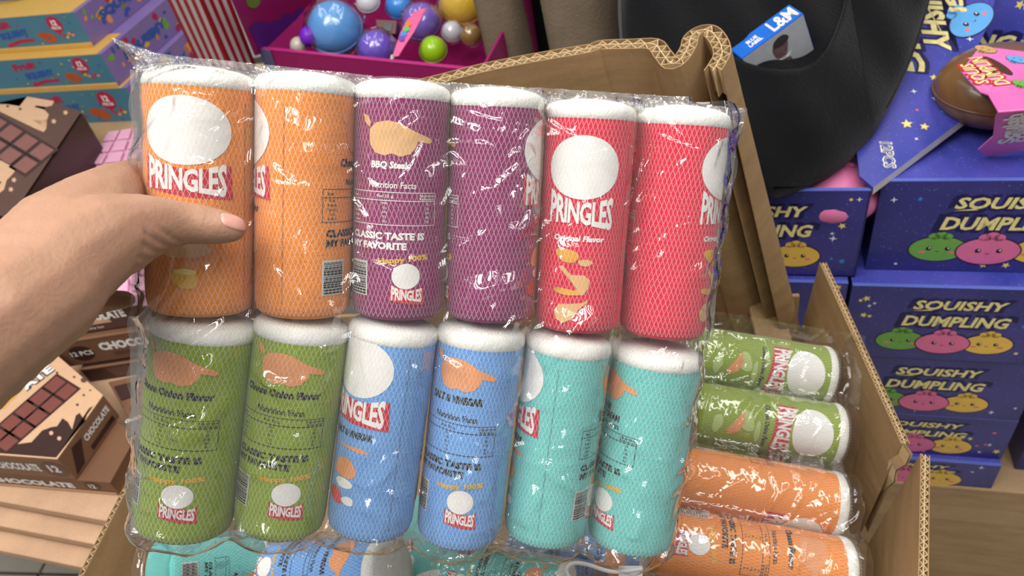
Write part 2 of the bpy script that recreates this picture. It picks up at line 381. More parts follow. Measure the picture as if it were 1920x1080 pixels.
def can_parts(fl):
    if fl in CAN_PARTS: return CAN_PARTS[fl]
    q = FL[fl]; tm = q['txt']; parts = []
    body = mat('sponge_' + fl, q['col'], 0.92, 0.05, 260, 0.4, 700, 0.15, sheen=0.2)
    h, r = CH, CRAD
    prof = [(0, 0.0008), (r * 0.6, 0.0004), (r * 0.86, 0.0012), (r * 0.955, 0.004), (r * 0.99, 0.009), (r, 0.018)] + [(r, 0.018 + (h - 0.0265) * k / 9) for k in range(1, 10)]
    parts.append(('body', lathe('body', prof, body, 56, 0.004), None))
    lid = [(r * 0.985, h - 0.0092), (r * 1.012, h - 0.0082), (r * 1.025, h - 0.0058), (r * 1.015, h - 0.0030), (r * 0.965, h - 0.0004), (r * 0.88, h + 0.0012), (r * 0.7, h + 0.0030), (r * 0.4, h + 0.0044), (0, h + 0.0048)]
    parts.append(('lid', lathe('lid', lid, FOAM, 56, 0.004, seed=2), 'white sponge lid'))
    sm = mat('seam_' + fl, tuple(int(c * 0.80) for c in q['col']), 0.95)
    pr = Print(); pr.poly(rect(deg(243), 0.012, deg(243) + 0.0007, h - 0.016), sm); parts.append(('seam', pr.build('seam', None, can_mapper, 0.004, me_only=True), None))
    # ---- front (art angle 178): plain oval, band with brand lettering, flavour, crisps
    F = deg(178)
    pr = Print(); pr.poly(ell(F, 0.1115, deg(47), 0.0203, 40), WHITE, 0)
    parts.append(('logo_oval', pr.build('logo_oval', None, can_mapper, 0.004, me_only=True), 'plain white oval'))
    pr = Print()
    if q['band']: pr.poly(band_poly(F, 0.0835, deg(93), 0.0165, 0.004), REDP, 1)
    parts.append(('logo_band', pr.build('logo_band', None, can_mapper, 0.004, me_only=True), None) if q['band'] else None)
    pr = Print(); logo_lettering(pr, F, 0.0845, deg(84), 0.0165 if q['band'] else 0.0175, 2, WHITE, 0.0034)
    parts.append(('brand_lettering', pr.build('brand_lettering', None, can_mapper, 0.004, me_only=True), None))
    pr = Print(); pr.text(q['big'], F, 0.0655, 0.0050, tm, 1, 0.045, shear=0.15, width=min(deg(82), 0.0026 * len(q['big'])))
    parts.append(('flavour_lettering', pr.build('flavour_lettering', None, can_mapper, 0.004, me_only=True), None))
    pr = Print(); c1, c2 = q['chip'], q['ch2']
    if fl == 'red':
        pr.poly(blob(F - 0.008, 0.0545, 0.0085, 0.0048, rot=-0.25, seed=1), GOLD_CHIP, 0).poly(blob(F + 0.006, 0.0505, 0.0055, 0.0022, rot=-0.1, seed=2), TAN_CHIP, 1)
        pr.poly([(F - 0.014, 0.0465), (F - 0.011, 0.0480), (F - 0.004, 0.0420), (F + 0.006, 0.0422), (F + 0.0105, 0.0390), (F + 0.0095, 0.0335), (F + 0.006, 0.0290), (F - 0.002, 0.0285), (F + 0.001, 0.0330), (F - 0.004, 0.0380)], TAN_CHIP, 1)
        pr.poly(blob(F - 0.007, 0.0305, 0.0095, 0.0024, rot=-0.08, seed=4), GOLD_CHIP, 2)
        pr.poly([(F - 0.016, 0.0170), (F - 0.012, 0.0220), (F - 0.004, 0.0226), (F + 0.006, 0.0240), (F + 0.0095, 0.0262), (F + 0.0095, 0.0240), (F + 0.003, 0.0190), (F - 0.001, 0.0125), (F - 0.008, 0.0095), (F - 0.014, 0.0115)], TAN_CHIP, 1)
    elif fl == 'orange':
        pr.poly(blob(F + 0.001, 0.0400, 0.0130, 0.0058, seed=3, rot=0.1), TAN_CHIP, 0).poly(blob(F + 0.000, 0.0225, 0.0085, 0.0062, seed=5, amp=0.07), YEL, 1).poly(ell(F, 0.0268, 0.0070, 0.0018), mat('cheese_pale', (240, 214, 110), 0.8), 2)
    elif fl == 'green':
        lg = mat('onion_pale', (176, 196, 118), 0.8)
        pr.poly(blob(F - 0.003, 0.046, 0.013, 0.0060, seed=6, rot=0.2), lg, 0).poly(blob(F + 0.007, 0.0570, 0.011, 0.0030, seed=8), lg, 0)
        pr.poly([(F - 0.014, 0.0420), (F - 0.003, 0.0350), (F + 0.010, 0.0260), (F + 0.014, 0.0310), (F + 0.010, 0.0385), (F + 0.000, 0.0430)], c1, 1).poly(blob(F + 0.004, 0.0165, 0.010, 0.0050, seed=9), lg, 0)
    else:
        pr.poly([(F - 0.018, 0.0560), (F + 0.010, 0.0570), (F + 0.018, 0.0545), (F + 0.010, 0.0535)], c1, 0).poly(blob(F - 0.003, 0.0400, 0.0105, 0.0080, seed=3), c1, 0)
        pr.poly(ell(F - 0.002, 0.0295, 0.009, 0.0035), WHITE, 1).poly(blob(F - 0.010, 0.0190, 0.0085, 0.0055, seed=12), mat('tomato_print', (206, 62, 50), 0.8), 1).poly(blob(F + 0.004, 0.0180, 0.005, 0.0035, seed=13), WHITE, 2)
    parts.append(('crisp_picture', pr.build('crisp_picture', None, can_mapper, 0.004, me_only=True), None))
    # ---- back (art angle 0): crisp, flavour, nutrition table, slogan, barcode, small logo
    B = deg(-6)
    pr = Print()
    pr.poly([(B - 0.0265, 0.1275), (B - 0.0215, 0.1262), (B - 0.0190, 0.1225), (B - 0.0205, 0.1195), (B - 0.0245, 0.1225)], q['chip'], 0)
    pr.poly([(B - 0.0200, 0.1180), (B - 0.0150, 0.1222), (B - 0.0060, 0.1238), (B + 0.0030, 0.1225), (B + 0.0110, 0.1185), (B + 0.0170, 0.1165), (B + 0.0250, 0.1140), (B + 0.0262, 0.1120), (B + 0.0240, 0.1108), (B + 0.0150, 0.1120), (B + 0.0138, 0.1080), (B + 0.0100, 0.1040), (B + 0.0030, 0.1022), (B - 0.0030, 0.1040), (B - 0.0080, 0.1024), (B - 0.0150, 0.1040), (B - 0.0195, 0.1090)], q['chip'], 1)
    parts.append(('crisp_picture', pr.build('crisp_picture', None, can_mapper, 0.004, me_only=True), None))
    pr = Print()
    lines = q['flav'].split('\n')
    for k, t in enumerate(lines): pr.text(t, deg(-13), 0.0965 - 0.0062 * k, 0.0052, tm, 1, 0.045, shear=0.1, width=min(deg(118), 0.0031 * len(t)))
    pr.text('Nutrition Facts', deg(-10), 0.0845, 0.0040, tm, 1, 0.015, width=deg(58))
    x0, x1, y0, y1 = deg(-72), deg(46), 0.0595, 0.0800; t_ = 0.00022
    for y in (y0, y1, y1 - 0.0052): pr.poly(rect(x0, y - t_, x1, y + t_), tm)
    for x in (x0, x1): pr.poly(rect(x - t_, y0, x + t_, y1), tm)
    pr.text('Nutrition', deg(34), 0.0783, 0.0017, tm, 1, 0.01, width=deg(21)).text('Reference', deg(34), 0.0763, 0.0017, tm, 1, 0.01, width=deg(21)).text('Per 25 g', deg(-18), 0.0773, 0.0022, tm, 1, 0.01, width=deg(20)).text('Item', deg(-62), 0.0773, 0.0020, tm, 1, 0.01)
    for k, (a, b, c) in enumerate((('Energy', '558 kJ', '7%'), ('Protein', '1.2 g', '2%'), ('Total fat', '8.0 g', '13%'), ('Carbs', '13 g', '4%'), ('Sodium', '0.2 g', '7%'))):
        y = 0.0730 - 0.0028 * k
        pr.text(a, deg(-60), y, 0.0016, tm, 1, 0.01).text(b, deg(-18), y, 0.0016, tm, 1, 0.01).text(c, deg(34), y, 0.0016, tm, 1, 0.01)
    pr.text('CLASSIC TASTE IS', deg(-18), 0.0525, 0.0047, tm, 1, 0.05, width=deg(98)).text('MY FAVORITE', deg(-29), 0.0462, 0.0047, tm, 1, 0.05, width=deg(76))
    parts.append(('back_lettering', pr.build('back_lettering', None, can_mapper, 0.004, me_only=True), None))
    pr = Print(); pr.text('Happy 100%', deg(6), 0.0375, 0.0048, YEL, 1, 0.04, width=deg(62), rot=0.09)
    parts.append(('yellow_lettering', pr.build('yellow_lettering', None, can_mapper, 0.004, me_only=True), None))
    pr = Print(); bx0, bx1, by0, by1 = deg(-71), deg(-40), 0.0130, 0.0355
    pr.poly(rect(bx0, by0, bx1, by1), GRY, 0); rb = random.Random(5); y = by0 + 0.0008
    while y < by1 - 0.0012:
        hh = rb.choice((0.0005, 0.0009, 0.0013)); pr.poly(rect(bx0 + 0.0012, y, bx1 - 0.0012, y + hh), BLACK, 1); y += hh + rb.choice((0.0004, 0.0006))
    parts.append(('barcode', pr.build('barcode', None, can_mapper, 0.004, me_only=True), None))
    L = deg(11)
    pr = Print(); pr.poly(ell(L - 0.001, 0.0270, 0.0103, 0.0083), WHITE, 0).poly(band_poly(L, 0.0150, 0.0245, 0.0092, 0.0018), REDP, 1)
    logo_lettering(pr, L, 0.0155, 0.0225, 0.0078, 2, WHITE, 0.0014)
    parts.append(('small_logo', pr.build('small_logo', None, can_mapper, 0.004, me_only=True), None))
    nprof = [(r * 1.0, 0.004), (r * 1.024, 0.014)] + [(r * 1.024, 0.014 + (h - 0.020) * k / 8) for k in range(1, 8)] + [(r * 1.04, h - 0.005), (r * 1.0, h + 0.0016), (r * 0.88, h + 0.0028), (r * 0.6, h + 0.0050)]
    parts.append(('net_sleeve', lathe('net_sleeve', nprof, NET, 56, 0.003, uvr=CRAD, seed=1), 'white mesh net sleeve'))
    CAN_PARTS[fl] = [p for p in parts if p]; return CAN_PARTS[fl]

CANS = {}
FIXED = ('body', 'lid', 'seam', 'net_sleeve')
def can(key, fl, top, bot, r, alpha, label, group, dz=0.003):
    ax = (top - bot); h = ax.length; z = ax.normalized()
    away = ((top + bot) / 2 - CAM); y = (away - z * away.dot(z)).normalized(); x = y.cross(z)
    R = Matrix((x, y, z)).transposed()
    M = Matrix.Translation(bot) @ (R @ Matrix.Rotation(-math.radians(alpha), 3, 'Z')).to_4x4() @ Matrix.Diagonal((r / CRAD, r / CRAD, h / CH, 1))
    t = thing('sponge_can', None, label, 'sponge', group, M)
    for nm, me, lb in can_parts(fl):
        o = link(nm, me, t)
        if nm not in FIXED: o.location.z = dz
        if lb: o['label'] = lb
    CANS[key] = (bot, top, r); return t

def zpack(px, py): return 1.0 / (2.0 - 0.000185 * (px - 375) - 0.00024 * (py - 150))
PK = [
 ('o1', 'orange', (376, 140), (377, 580), 198, 194, 'orange sponge can held under the thumb, far left of the top row'),
 ('o2', 'orange', (575, 150), (568, 585), 182, -92, 'orange sponge can turned to its plain seam, beside the held one'),
 ('p1', 'purple', (755, 163), (745, 588), 174, 0, 'purple sponge can in the held pack showing its white nutrition table'),
 ('p2', 'purple', (932, 178), (916, 593), 172, 93, 'purple sponge can with plain side forward, next to the red cans'),
 ('r1', 'red', (1108, 200), (1080, 612), 166, 182, 'red sponge can showing white brand lettering and crisps'),
 ('r2', 'red', (1283, 212), (1240, 624), 168, 102, 'red sponge can with plain side forward at right end of top row'),
 ('g1', 'green', (387, 600), (343, 985), 186, 19, 'green sponge can at the bottom left corner of the held pack'),
 ('g2', 'green', (569, 602), (523, 983), 172, 5, 'green sponge can between another green and a blue one'),
 ('b1', 'blue', (740, 607), (692, 986), 164, 218, 'blue sponge can in the held pack with the large front logo'),
 ('b2', 'blue', (903, 615), (858, 1002), 162, 11, 'blue sponge can in the held pack showing its nutrition table'),
 ('t1', 'teal', (1067, 632), (1018, 1000), 157, -109, 'teal sponge can in the held pack, plain seam and barcode forward'),
 ('t2', 'teal', (1234, 655), (1178, 1012), 166, 54, 'teal sponge can at the bottom right corner of the held pack'),
]
DZ = {'r1': -0.001, 'b1': 0.012}
for k, fl, t, b, wpx, al, lb in PK:
    zt, zb = zpack(*t), zpack(*b)
    can(k, fl, P(*t, zt), P(*b, zb), wpx * (zt + zb) / 4 / FPX * 0.985, al, lb, 'sponge cans in the held pack', DZ.get(k, 0.004 if k[0] in 'opr' else 0.011))

# cans lying in the carton
def lying(key, fl, left, right, zl, zr, al, lb, r=0.0335):
    can(key, fl, P(*right, zr), P(*left, zl), r, al, lb, 'sponge cans lying in the carton')
lying('lg1', 'green', (1300, 665), (1550, 706), .885, .885, 176, 'green sponge can lying in the carton, nearest the back wall')
lying('lg2', 'green', (1300, 772), (1570, 816), .855, .845, 172, 'green sponge can lying in the carton above the orange ones')
lying('lo1', 'orange', (1268, 893), (1570, 948), .805, .795, 100, 'orange sponge can lying in the carton with its plain side up')
lying('lo2', 'orange', (1225, 1010), (1585, 1075), .765, .755, 14, 'orange sponge can lying lowest in the carton, showing its table')
lying('lt1', 'teal', (292, 1078), (482, 1052), .755, .83, -58, 'teal sponge can lying by the left wall of the carton')
lying('lb1', 'blue', (496, 1075), (735, 1072), .83, .745, 20, 'blue sponge can lying in the carton with its white lid toward us')
lying('lt2', 'teal', (842, 1082), (1065, 1120), .775, .735, 0, 'teal sponge can lying in the carton under the held pack')
lying('lb2', 'blue', (955, 1028), (1212, 1048), .865, .845, -18, 'blue sponge can lying in the carton behind a teal one')
lying('lt3', 'teal', (800, 960), (815, 1120), .90, .80, 100, 'teal sponge can deep in the carton gap between the bags')

# ================================================================== CLEAR BAGS
def bag(name, frame, ext, keys, label, group=None, nu=300, nv=240, off=0.0016, nfold=150, seed=3, pad=0.004, back=True, edge=None, amp=1.0, filmm=None, tuck=0.010):
    O, U, V, N = frame; rg = np.random.default_rng(seed)
    us = np.linspace(ext[0], ext[1], nu); vs = np.linspace(ext[2], ext[3], nv); uu, vv = np.meshgrid(us, vs)
    sheets = []
    for sgn in ((1, -1) if back else (1,)):
        hmax = np.full(uu.shape, -1e3)
        for kk in keys:
            b, t, r = CANS[kk]; a0 = Vector(b) - O; a1 = Vector(t) - O
            p0 = np.array([a0.dot(U), a0.dot(V), a0.dot(N) * sgn]); p1 = np.array([a1.dot(U), a1.dot(V), a1.dot(N) * sgn])
            d = p1 - p0; l2 = d[0] ** 2 + d[1] ** 2; ln = math.sqrt(l2)
            t_ = ((uu - p0[0]) * d[0] + (vv - p0[1]) * d[1]) / l2
            pd = np.abs((uu - p0[0]) * d[1] - (vv - p0[1]) * d[0]) / ln
            rr = r * 1.05 + 0.0006
            over = np.maximum(0, np.maximum(-t_, t_ - 1)) * ln
            hh = p0[2] + d[2] * np.clip(t_, 0, 1) + np.sqrt(np.maximum(0, rr * rr - pd * pd)) - (over / 0.02) ** 2 * 0.02
            hmax = np.maximum(hmax, np.where((pd < rr) & (over < 0.02), hh, -1e3))
        base = 0.0
        h = np.where(hmax > -100, hmax, base)
        hc = np.where(hmax > -100, hmax + off, -1e3)
        for it in range(70):
            hb = h.copy(); hb[1:-1, 1:-1] = (h[:-2, 1:-1] + h[2:, 1:-1] + h[1:-1, :-2] + h[1:-1, 2:]) / 4
            hb[0, :] = hb[-1, :] = base; hb[:, 0] = hb[:, -1] = base
            h = np.maximum(hb, hc)
        disp = np.zeros_like(h); Wd, Hd = ext[1] - ext[0], ext[3] - ext[2]
        for k in range(nfold):
            cx, cy = rg.uniform(ext[0], ext[1]), rg.uniform(ext[2], ext[3]); an = rg.uniform(0, math.pi)
            if rg.random() < 0.5: an = rg.normal(1.1, 0.35)
            L = rg.uniform(0.010, 0.05); wd = rg.uniform(0.0014, 0.0045) if rg.random() < .7 else rg.uniform(.004, .009); am = rg.uniform(0.15, 0.75) * wd * amp
            dx, dy = uu - cx, vv - cy; al = dx * math.cos(an) + dy * math.sin(an); pe = -dx * math.sin(an) + dy * math.cos(an) + 6 * al * al * rg.normal(0, 1.0)
            disp += am * np.clip(1 - np.abs(pe) / wd, 0, 1) * np.clip(1.6 * (1 - (np.abs(al) / (L / 2)) ** 2), 0, 1)
        h = h + np.abs(disp)
        sheets.append((h, sgn))
    parts = []
    root = thing(name, O, label, 'plastic bag', group)
    for h, sgn in sheets:
        pts = []
        for j in range(nv):
            for i in range(nu):
                e = edge(us[i], vs[j]) if edge else Vector((0, 0, 0))
                pts.append(U * us[i] + V * vs[j] + N * (h[j, i] * sgn) + e)
        fs = [(j * nu + i, j * nu + i + 1, (j + 1) * nu + i + 1, (j + 1) * nu + i) for j in range(nv - 1) for i in range(nu - 1)]
        if sgn < 0: fs = [f[::-1] for f in fs]
        link('front_sheet' if sgn > 0 else 'back_sheet', mesh('film', pts, fs, filmm or FILM, True), root)
    return root

# held pack frame
pc = (P(376, 140, zpack(376, 140)), P(1283, 212, zpack(1283, 212)), P(343, 985, zpack(343, 985)), P(1178, 1012, zpack(1178, 1012)))
U0 = ((pc[1] - pc[0]) + (pc[3] - pc[2])).normalized(); Vt = ((pc[0] - pc[2]) + (pc[1] - pc[3])).normalized()
N0 = U0.cross(Vt).normalized()
if N0.dot(CAM - pc[0]) < 0: N0 = -N0
V0 = N0.cross(U0).normalized(); O0 = (pc[0] + pc[1] + pc[2] + pc[3]) / 4
def uv_of(px, py):
    p = onplane(px, py, O0, N0) - O0; return p.dot(U0), p.dot(V0)
tl, tr_, bl, br = uv_of(246, 122), uv_of(1396, 200), uv_of(240, 1004), uv_of(1268, 1036)
u0, u1, v0, v1 = -0.5, 0.5, -0.5, 0.5
# grid in unit square mapped onto the slightly tapered pack outline
class _U: pass
ext = (min(tl[0], bl[0]), max(tr_[0], br[0]), min(bl[1], br[1]), max(tl[1], tr_[1]))
def pack_edge(u, v):
    s = (u - ext[0]) / (ext[1] - ext[0]); t = (v - ext[2]) / (ext[3] - ext[2])
    x = (1 - s) * ((1 - t) * bl[0] + t * tl[0]) + s * ((1 - t) * br[0] + t * tr_[0])
    y = (1 - t) * ((1 - s) * bl[1] + s * br[1]) + t * ((1 - s) * tl[1] + s * tr_[1])
    m = max(0.0, 1 - 12 * min(s, 1 - s, t, 1 - t))           # only the outermost rim is pulled onto the outline
    wob = 0.0016 * math.sin(v * 160) * m
    return U0 * ((x - u) * m + wob) + V0 * ((y - v) * m + 0.0012 * math.sin(u * 140 + 1) * m)
BAG = bag('clear_bag', (O0, U0, V0, N0), ext, [p[0] for p in PK], 'clear shiny plastic bag wrapped round the held pack of sponge cans', nu=420, nv=340, nfold=540, edge=pack_edge)
# loose bag corners and top seal
def crumple(name, px, parent, seed, n=60, amp=0.003):
    rg = np.random.default_rng(seed); a, b, c, d = [np.array(onplane(x, y, O0, N0) - O0) for x, y in px]
    s, t = np.meshgrid(np.linspace(0, 1, n), np.linspace(0, 1, max(12, n // 3))); nr_ = s.shape[0]
    p = a * ((1 - s) * (1 - t))[..., None] + b * (s * (1 - t))[..., None] + c * (s * t)[..., None] + d * ((1 - s) * t)[..., None]
    lu, lv = np.linalg.norm(b - a), np.linalg.norm(d - a); X, Y = s * lu, t * lv; h = np.zeros_like(s)
    for k in range(int(40 + 900 * max(lu, lv))):
        cx, cy, an = rg.uniform(0, lu), rg.uniform(0, lv), rg.uniform(0, math.pi); wd = rg.uniform(.0015, .006); L = rg.uniform(.006, .03)
        al = (X - cx) * math.cos(an) + (Y - cy) * math.sin(an); pe = -(X - cx) * math.sin(an) + (Y - cy) * math.cos(an)
        h += rg.normal(0, .45) * wd * np.clip(1 - np.abs(pe) / wd, 0, 1) * np.clip(1 - (al / L) ** 2, 0, 1)
    p = p + np.array(N0) * (h * amp / .003)[..., None]; nn = s.shape[1]
    fs = [(j * nn + i, j * nn + i + 1, (j + 1) * nn + i + 1, (j + 1) * nn + i) for j in range(nr_ - 1) for i in range(nn - 1)]
    return link(name, mesh(name, p.reshape(-1, 3).tolist(), fs, SEAL, False), parent)
crumple('bag_corner', [(208, 70), (330, 112), (300, 150), (262, 140)], BAG, 1, amp=0.0035)
crumple('top_seal', [(255, 96), (700, 142), (690, 176), (258, 150)], BAG, 2, amp=0.003, n=120)
crumple('top_seal', [(690, 146), (1300, 182), (1290, 212), (690, 178)], BAG, 3, amp=0.003, n=150)
crumple('bag_corner', [(1180, 180), (1398, 206), (1385, 222), (1200, 214)], BAG, 4, amp=0.004)
crumple('side_seal', [(246, 130), (272, 140), (284, 990), (243, 1000)], BAG, 5, amp=0.003, n=36)
crumple('side_seal', [(1372, 230), (1386, 222), (1334, 640), (1318, 640)], BAG, 6, amp=0.003, n=40)
crumple('bottom_seal', [(250, 985), (1250, 1018), (1262, 1036), (244, 1004)], BAG, 7, amp=0.003, n=160)

def group_frame(keys):
    pts = [Vector(CANS[k][i]) for k in keys for i in (0, 1)]; c = sum(pts, Vector()) / len(pts)
    u = sum(((Vector(CANS[k][1]) - Vector(CANS[k][0])).normalized() for k in keys), Vector()).normalized()
    n = (CAM - c); n = (n - u * n.dot(u)).normalized(); v = n.cross(u); return (c, u, v, n)
def group_ext(fr, keys, m=0.012):
    O, U, V, N = fr; a = []
    for k in keys:
        b, t, r = CANS[k]
        for p in (b, t): q = Vector(p) - O; a.append((q.dot(U), q.dot(V), r))
    return (min(x[0] for x in a) - m, max(x[0] for x in a) + m, min(x[1] - x[2] for x in a) - m, max(x[1] + x[2] for x in a) + m)
for keys, lb, sd in ((('lg1', 'lg2', 'lo1', 'lo2'), 'clear plastic bag over the green and orange cans in the carton', 21), (('lt1', 'lb1'), 'clear plastic bag over the teal and blue cans at the left of the carton', 22), (('lt2', 'lb2'), 'clear plastic bag with white loop over cans below the held pack', 23)):
    fr = group_frame(keys); bg = bag('clear_bag', fr, group_ext(fr, keys), list(keys), lb, 'bags lying in the carton', nu=230, nv=240, nfold=170, seed=sd, back=False)
    if sd == 23:
        LOOP = mat('white_plastic', (228, 230, 232), 0.35, 0.02)
        bm = bmesh.new(); zl = 0.70
        loop_px = [(1205, 1066), (1150, 1072), (1100, 1058), (1075, 1056), (1063, 1066), (1068, 1082), (1085, 1092), (1150, 1100)]
        pts = [Vector(P(x, y, zl)) - bg.location for x, y in loop_px]
        sm = []
        for i in range(len(pts) - 1):
            p0, p1, p2, p3 = pts[max(i - 1, 0)], pts[i], pts[i + 1], pts[min(i + 2, len(pts) - 1)]
            for k in range(6):
                t = k / 6; sm.append(0.5 * ((2 * p1) + (p2 - p0) * t + (2 * p0 - 5 * p1 + 4 * p2 - p3) * t * t + (3 * p1 - p0 - 3 * p2 + p3) * t ** 3))
        tube_bm(bm, sm, 0.0019, 8)
        o = link('hanging_loop', bm_mesh('hanging_loop', bm, LOOP, True), bg); o['label'] = 'white plastic hanging loop'
        a, b = P(1160, 1062, zl + .002) - bg.location, P(1205, 1062, zl + .002) - bg.location
        tab = [a, b, b + CD * 0.016, a + CD * 0.016]; link('hanging_tab', prism_me('hanging_tab', tab, CF * 0.002, LOOP, 0.0004), bg)

# ================================================================== OPEN CORRUGATED CARTON
def resample(pts, step):
    out = [pts[0].copy()]; 
    for a, b in zip(pts, pts[1:]):
        n = max(1, int(round((b - a).length / step)))
        for k in range(1, n + 1): out.append(a.lerp(b, k / n))
    return out
def smooth_path(pts, n=4):
    sm = []
    for i in range(len(pts) - 1):
        p0, p1, p2, p3 = pts[max(i - 1, 0)], pts[i], pts[i + 1], pts[min(i + 2, len(pts) - 1)]
        for k in range(n):
            t = k / n; sm.append(0.5 * ((2 * p1) + (p2 - p0) * t + (2 * p0 - 5 * p1 + 4 * p2 - p3) * t * t + (3 * p1 - p0 - 3 * p2 + p3) * t ** 3))
    sm.append(pts[-1].copy()); return sm
def board(name, tops, bots, thick, parent, toward, pitch=0.0085, depth=0.03, two=True, rows=10, rag=0.0, seed=1, label=None):
    """corrugated sheet between the rim path tops and the foot path bots (same length lists); liners plus zigzag fluting that shows at the rim"""
    rg = random.Random(seed); n = len(tops); nor = []
    for i in range(n):
        t = (tops[min(i + 1, n - 1)] - tops[max(i - 1, 0)]); d = bots[i] - tops[i]; k = t.cross(d).normalized()
        if nor and k.dot(nor[-1]) < 0: k = -k
        nor.append(k)
    if nor[0].dot(toward) < 0: nor = [-k for k in nor]
    vs, fs = [], []; o = parent.matrix_basis.translation
    def sheet(off, t, upto=1.0, r=rows):
        b0 = len(vs)
        for s_ in (off - t / 2, off + t / 2):
            for j in range(r + 1):
                for i in range(n):
                    g = j / r * upto; p = tops[i].lerp(bots[i], g) + nor[i] * s_
                    if j == 0 and rag: p += (tops[i] - bots[i]).normalized() * rg.uniform(-rag, rag)
                    vs.append(p - o)
        m_ = (r + 1) * n
        for j in range(r):
            for i in range(n - 1):
                a = b0 + j * n + i; fs.append((a, a + 1, a + n + 1, a + n)); a += m_; fs.append((a, a + n, a + n + 1, a + 1))
        for i in range(n - 1): a = b0 + i; fs.append((a, a + m_, a + m_ + 1, a + 1)); a = b0 + r * n + i; fs.append((a, a + 1, a + m_ + 1, a + m_))
        for j in range(r):
            a = b0 + j * n; fs.append((a, a + n, a + m_ + n, a + m_)); a += n - 1; fs.append((a, a + m_, a + m_ + n, a + n))
    lt = 0.0009
    sheet(thick / 2, lt); sheet(-thick / 2, lt)
    me = mesh(name, vs, fs, CARD); po = link(name, me, parent)
    if label: po['label'] = label
    # fluting
    vs, fs = [], []
    if two: sheet(0, lt * 0.8, min(1, depth / max(0.01, (bots[0] - tops[0]).length)), 1)
    cum = [0.0]
    for a, b in zip(tops, tops[1:]): cum.append(cum[-1] + (b - a).length)
    def at(sv):
        sv = min(max(sv, 0), cum[-1]); i = max(0, min(n - 2, int(np.searchsorted(cum, sv)) - 1)); f = (sv - cum[i]) / max(1e-9, cum[i + 1] - cum[i])
        return tops[i].lerp(tops[i + 1], f), (bots[i].lerp(bots[i + 1], f)), nor[i].lerp(nor[i + 1], f)
    for lo, hi, ph in (((-thick / 2, 0, 0), (0, thick / 2, 0.5)) if two else ((-thick / 2, thick / 2, 0),)):
        k = 0; prev = None; sv = 0
        while sv <= cum[-1]:
            p, q, nn = at(sv); d = (q - p).normalized() * depth; up = (p - q).normalized() * -0.0006
            side = hi if (k % 2 == 0) else lo
            tt = (at(sv + 0.001)[0] - at(sv - 0.001)[0]).normalized() * 0.0004
            c = p + nn * side * 0.94 + up
            cur = [c - tt, c + tt, c + tt + d, c - tt + d]
            b0 = len(vs); vs.extend([x - o for x in cur])
            if prev is not None:
                fs.append((prev, b0, b0 + 3, prev + 3)); fs.append((prev + 1, prev + 2, b0 + 2, b0 + 1)); fs.append((prev, prev + 1, b0 + 1, b0))
            prev = b0; k += 1; sv += pitch * 0.5 * rg.uniform(0.85, 1.15)
    f = link('fluting', mesh('fluting', vs, fs, CARD_RAW), po); f['label'] = 'pale zigzag corrugation along the cut edge'
    return po
CZ = 0.83
ctn = thing('cardboard_carton', (0, 0.45, 0.66), 'open brown corrugated carton with raised flaps, holding bags of sponge cans', 'carton')
BR_ = Vector((0.372, 0.690, CZ)); rdir = Vector((-0.147, -0.989, 0)); ldir = Vector((-0.989, 0.147, 0))
# back flap standing up, its right end crushed into a wave
fl_px = [(560, 205), (700, 178), (815, 150), (900, 128), (1000, 108), (1105, 90), (1122, 84), (1180, 82), (1225, 82), (1242, 100), (1258, 118), (1274, 112), (1290, 88), (1296, 68), (1312, 56), (1332, 58), (1348, 76), (1354, 98), (1345, 118), (1336, 132)]
tops = smooth_path([onz(x, y, 1.165) for x, y in fl_px], 4)
L_ = [0.0]
for a, b in zip(tops, tops[1:]): L_.append(L_[-1] + (b - a).length)
bl_, br2 = Vector((-0.14, 0.770, 0.70)), Vector((0.360, 0.672, 0.70))
bots = [bl_.lerp(br2, min(1.0, max(0, (t.x - tops[0].x) / (0.232 - tops[0].x)))) + Vector((0, (0.35 if i > 28 else 0) * (t.y - 0.655), 0)) for i, t in enumerate(tops)]
board('back_flap', tops, bots, 0.0150, ctn, CAM - tops[10], pitch=0.0125, rows=14, seed=4)
# side wall at the right, torn into two pieces
def wall_piece(name, pa, pb, foot, lean, seed, rag=0.0, n=14):
    tp = [pa.lerp(pb, k / n) for k in range(n + 1)]; bt = [Vector((p.x - lean * (p.z - foot), p.y, foot)) for p in tp]
    return board(name, tp, bt, 0.0075, ctn, Vector((-1, 0, 0)), pitch=0.0075, two=True, rows=4, seed=seed, rag=rag)
A_, B_ = onz(1543, 492, CZ), onz(1698, 832, CZ); C_, D_ = onz(1735, 852, CZ + 0.004), onz(1730, 1180, CZ)
wall_piece('side_flap', A_, B_, 0.67, 0.10, 5)
wall_piece('side_flap', C_, D_, 0.67, 0.16, 6)
# torn ragged edge between the two pieces
tear_px = [(1698, 832), (1690, 850), (1672, 862), (1668, 884), (1650, 900), (1640, 925), (1618, 945), (1610, 962), (1592, 985)]
n_in = Vector((-0.99, 0.14, 0))
tp = [onplane(x, y, B_ + n_in * 0.006, n_in) for x, y in tear_px]; tq = [p + rdir * 0.010 + Vector((0.004, 0, -0.004)) for p in tp]
vs = [p - ctn.location for p in tp + tq] + [p - ctn.location + Vector((-0.003, 0, 0)) for p in tp + tq]; n = len(tp)
fs = [(i, i + 1, n + i + 1, n + i) for i in range(n - 1)] + [(2 * n + i, 3 * n + i, 3 * n + i + 1, 2 * n + i + 1) for i in range(n - 1)] + [(i, 2 * n + i, 2 * n + i + 1, i + 1) for i in range(n - 1)]
link('torn_edge', mesh('torn_edge', vs, fs, CARD_RAW), ctn)
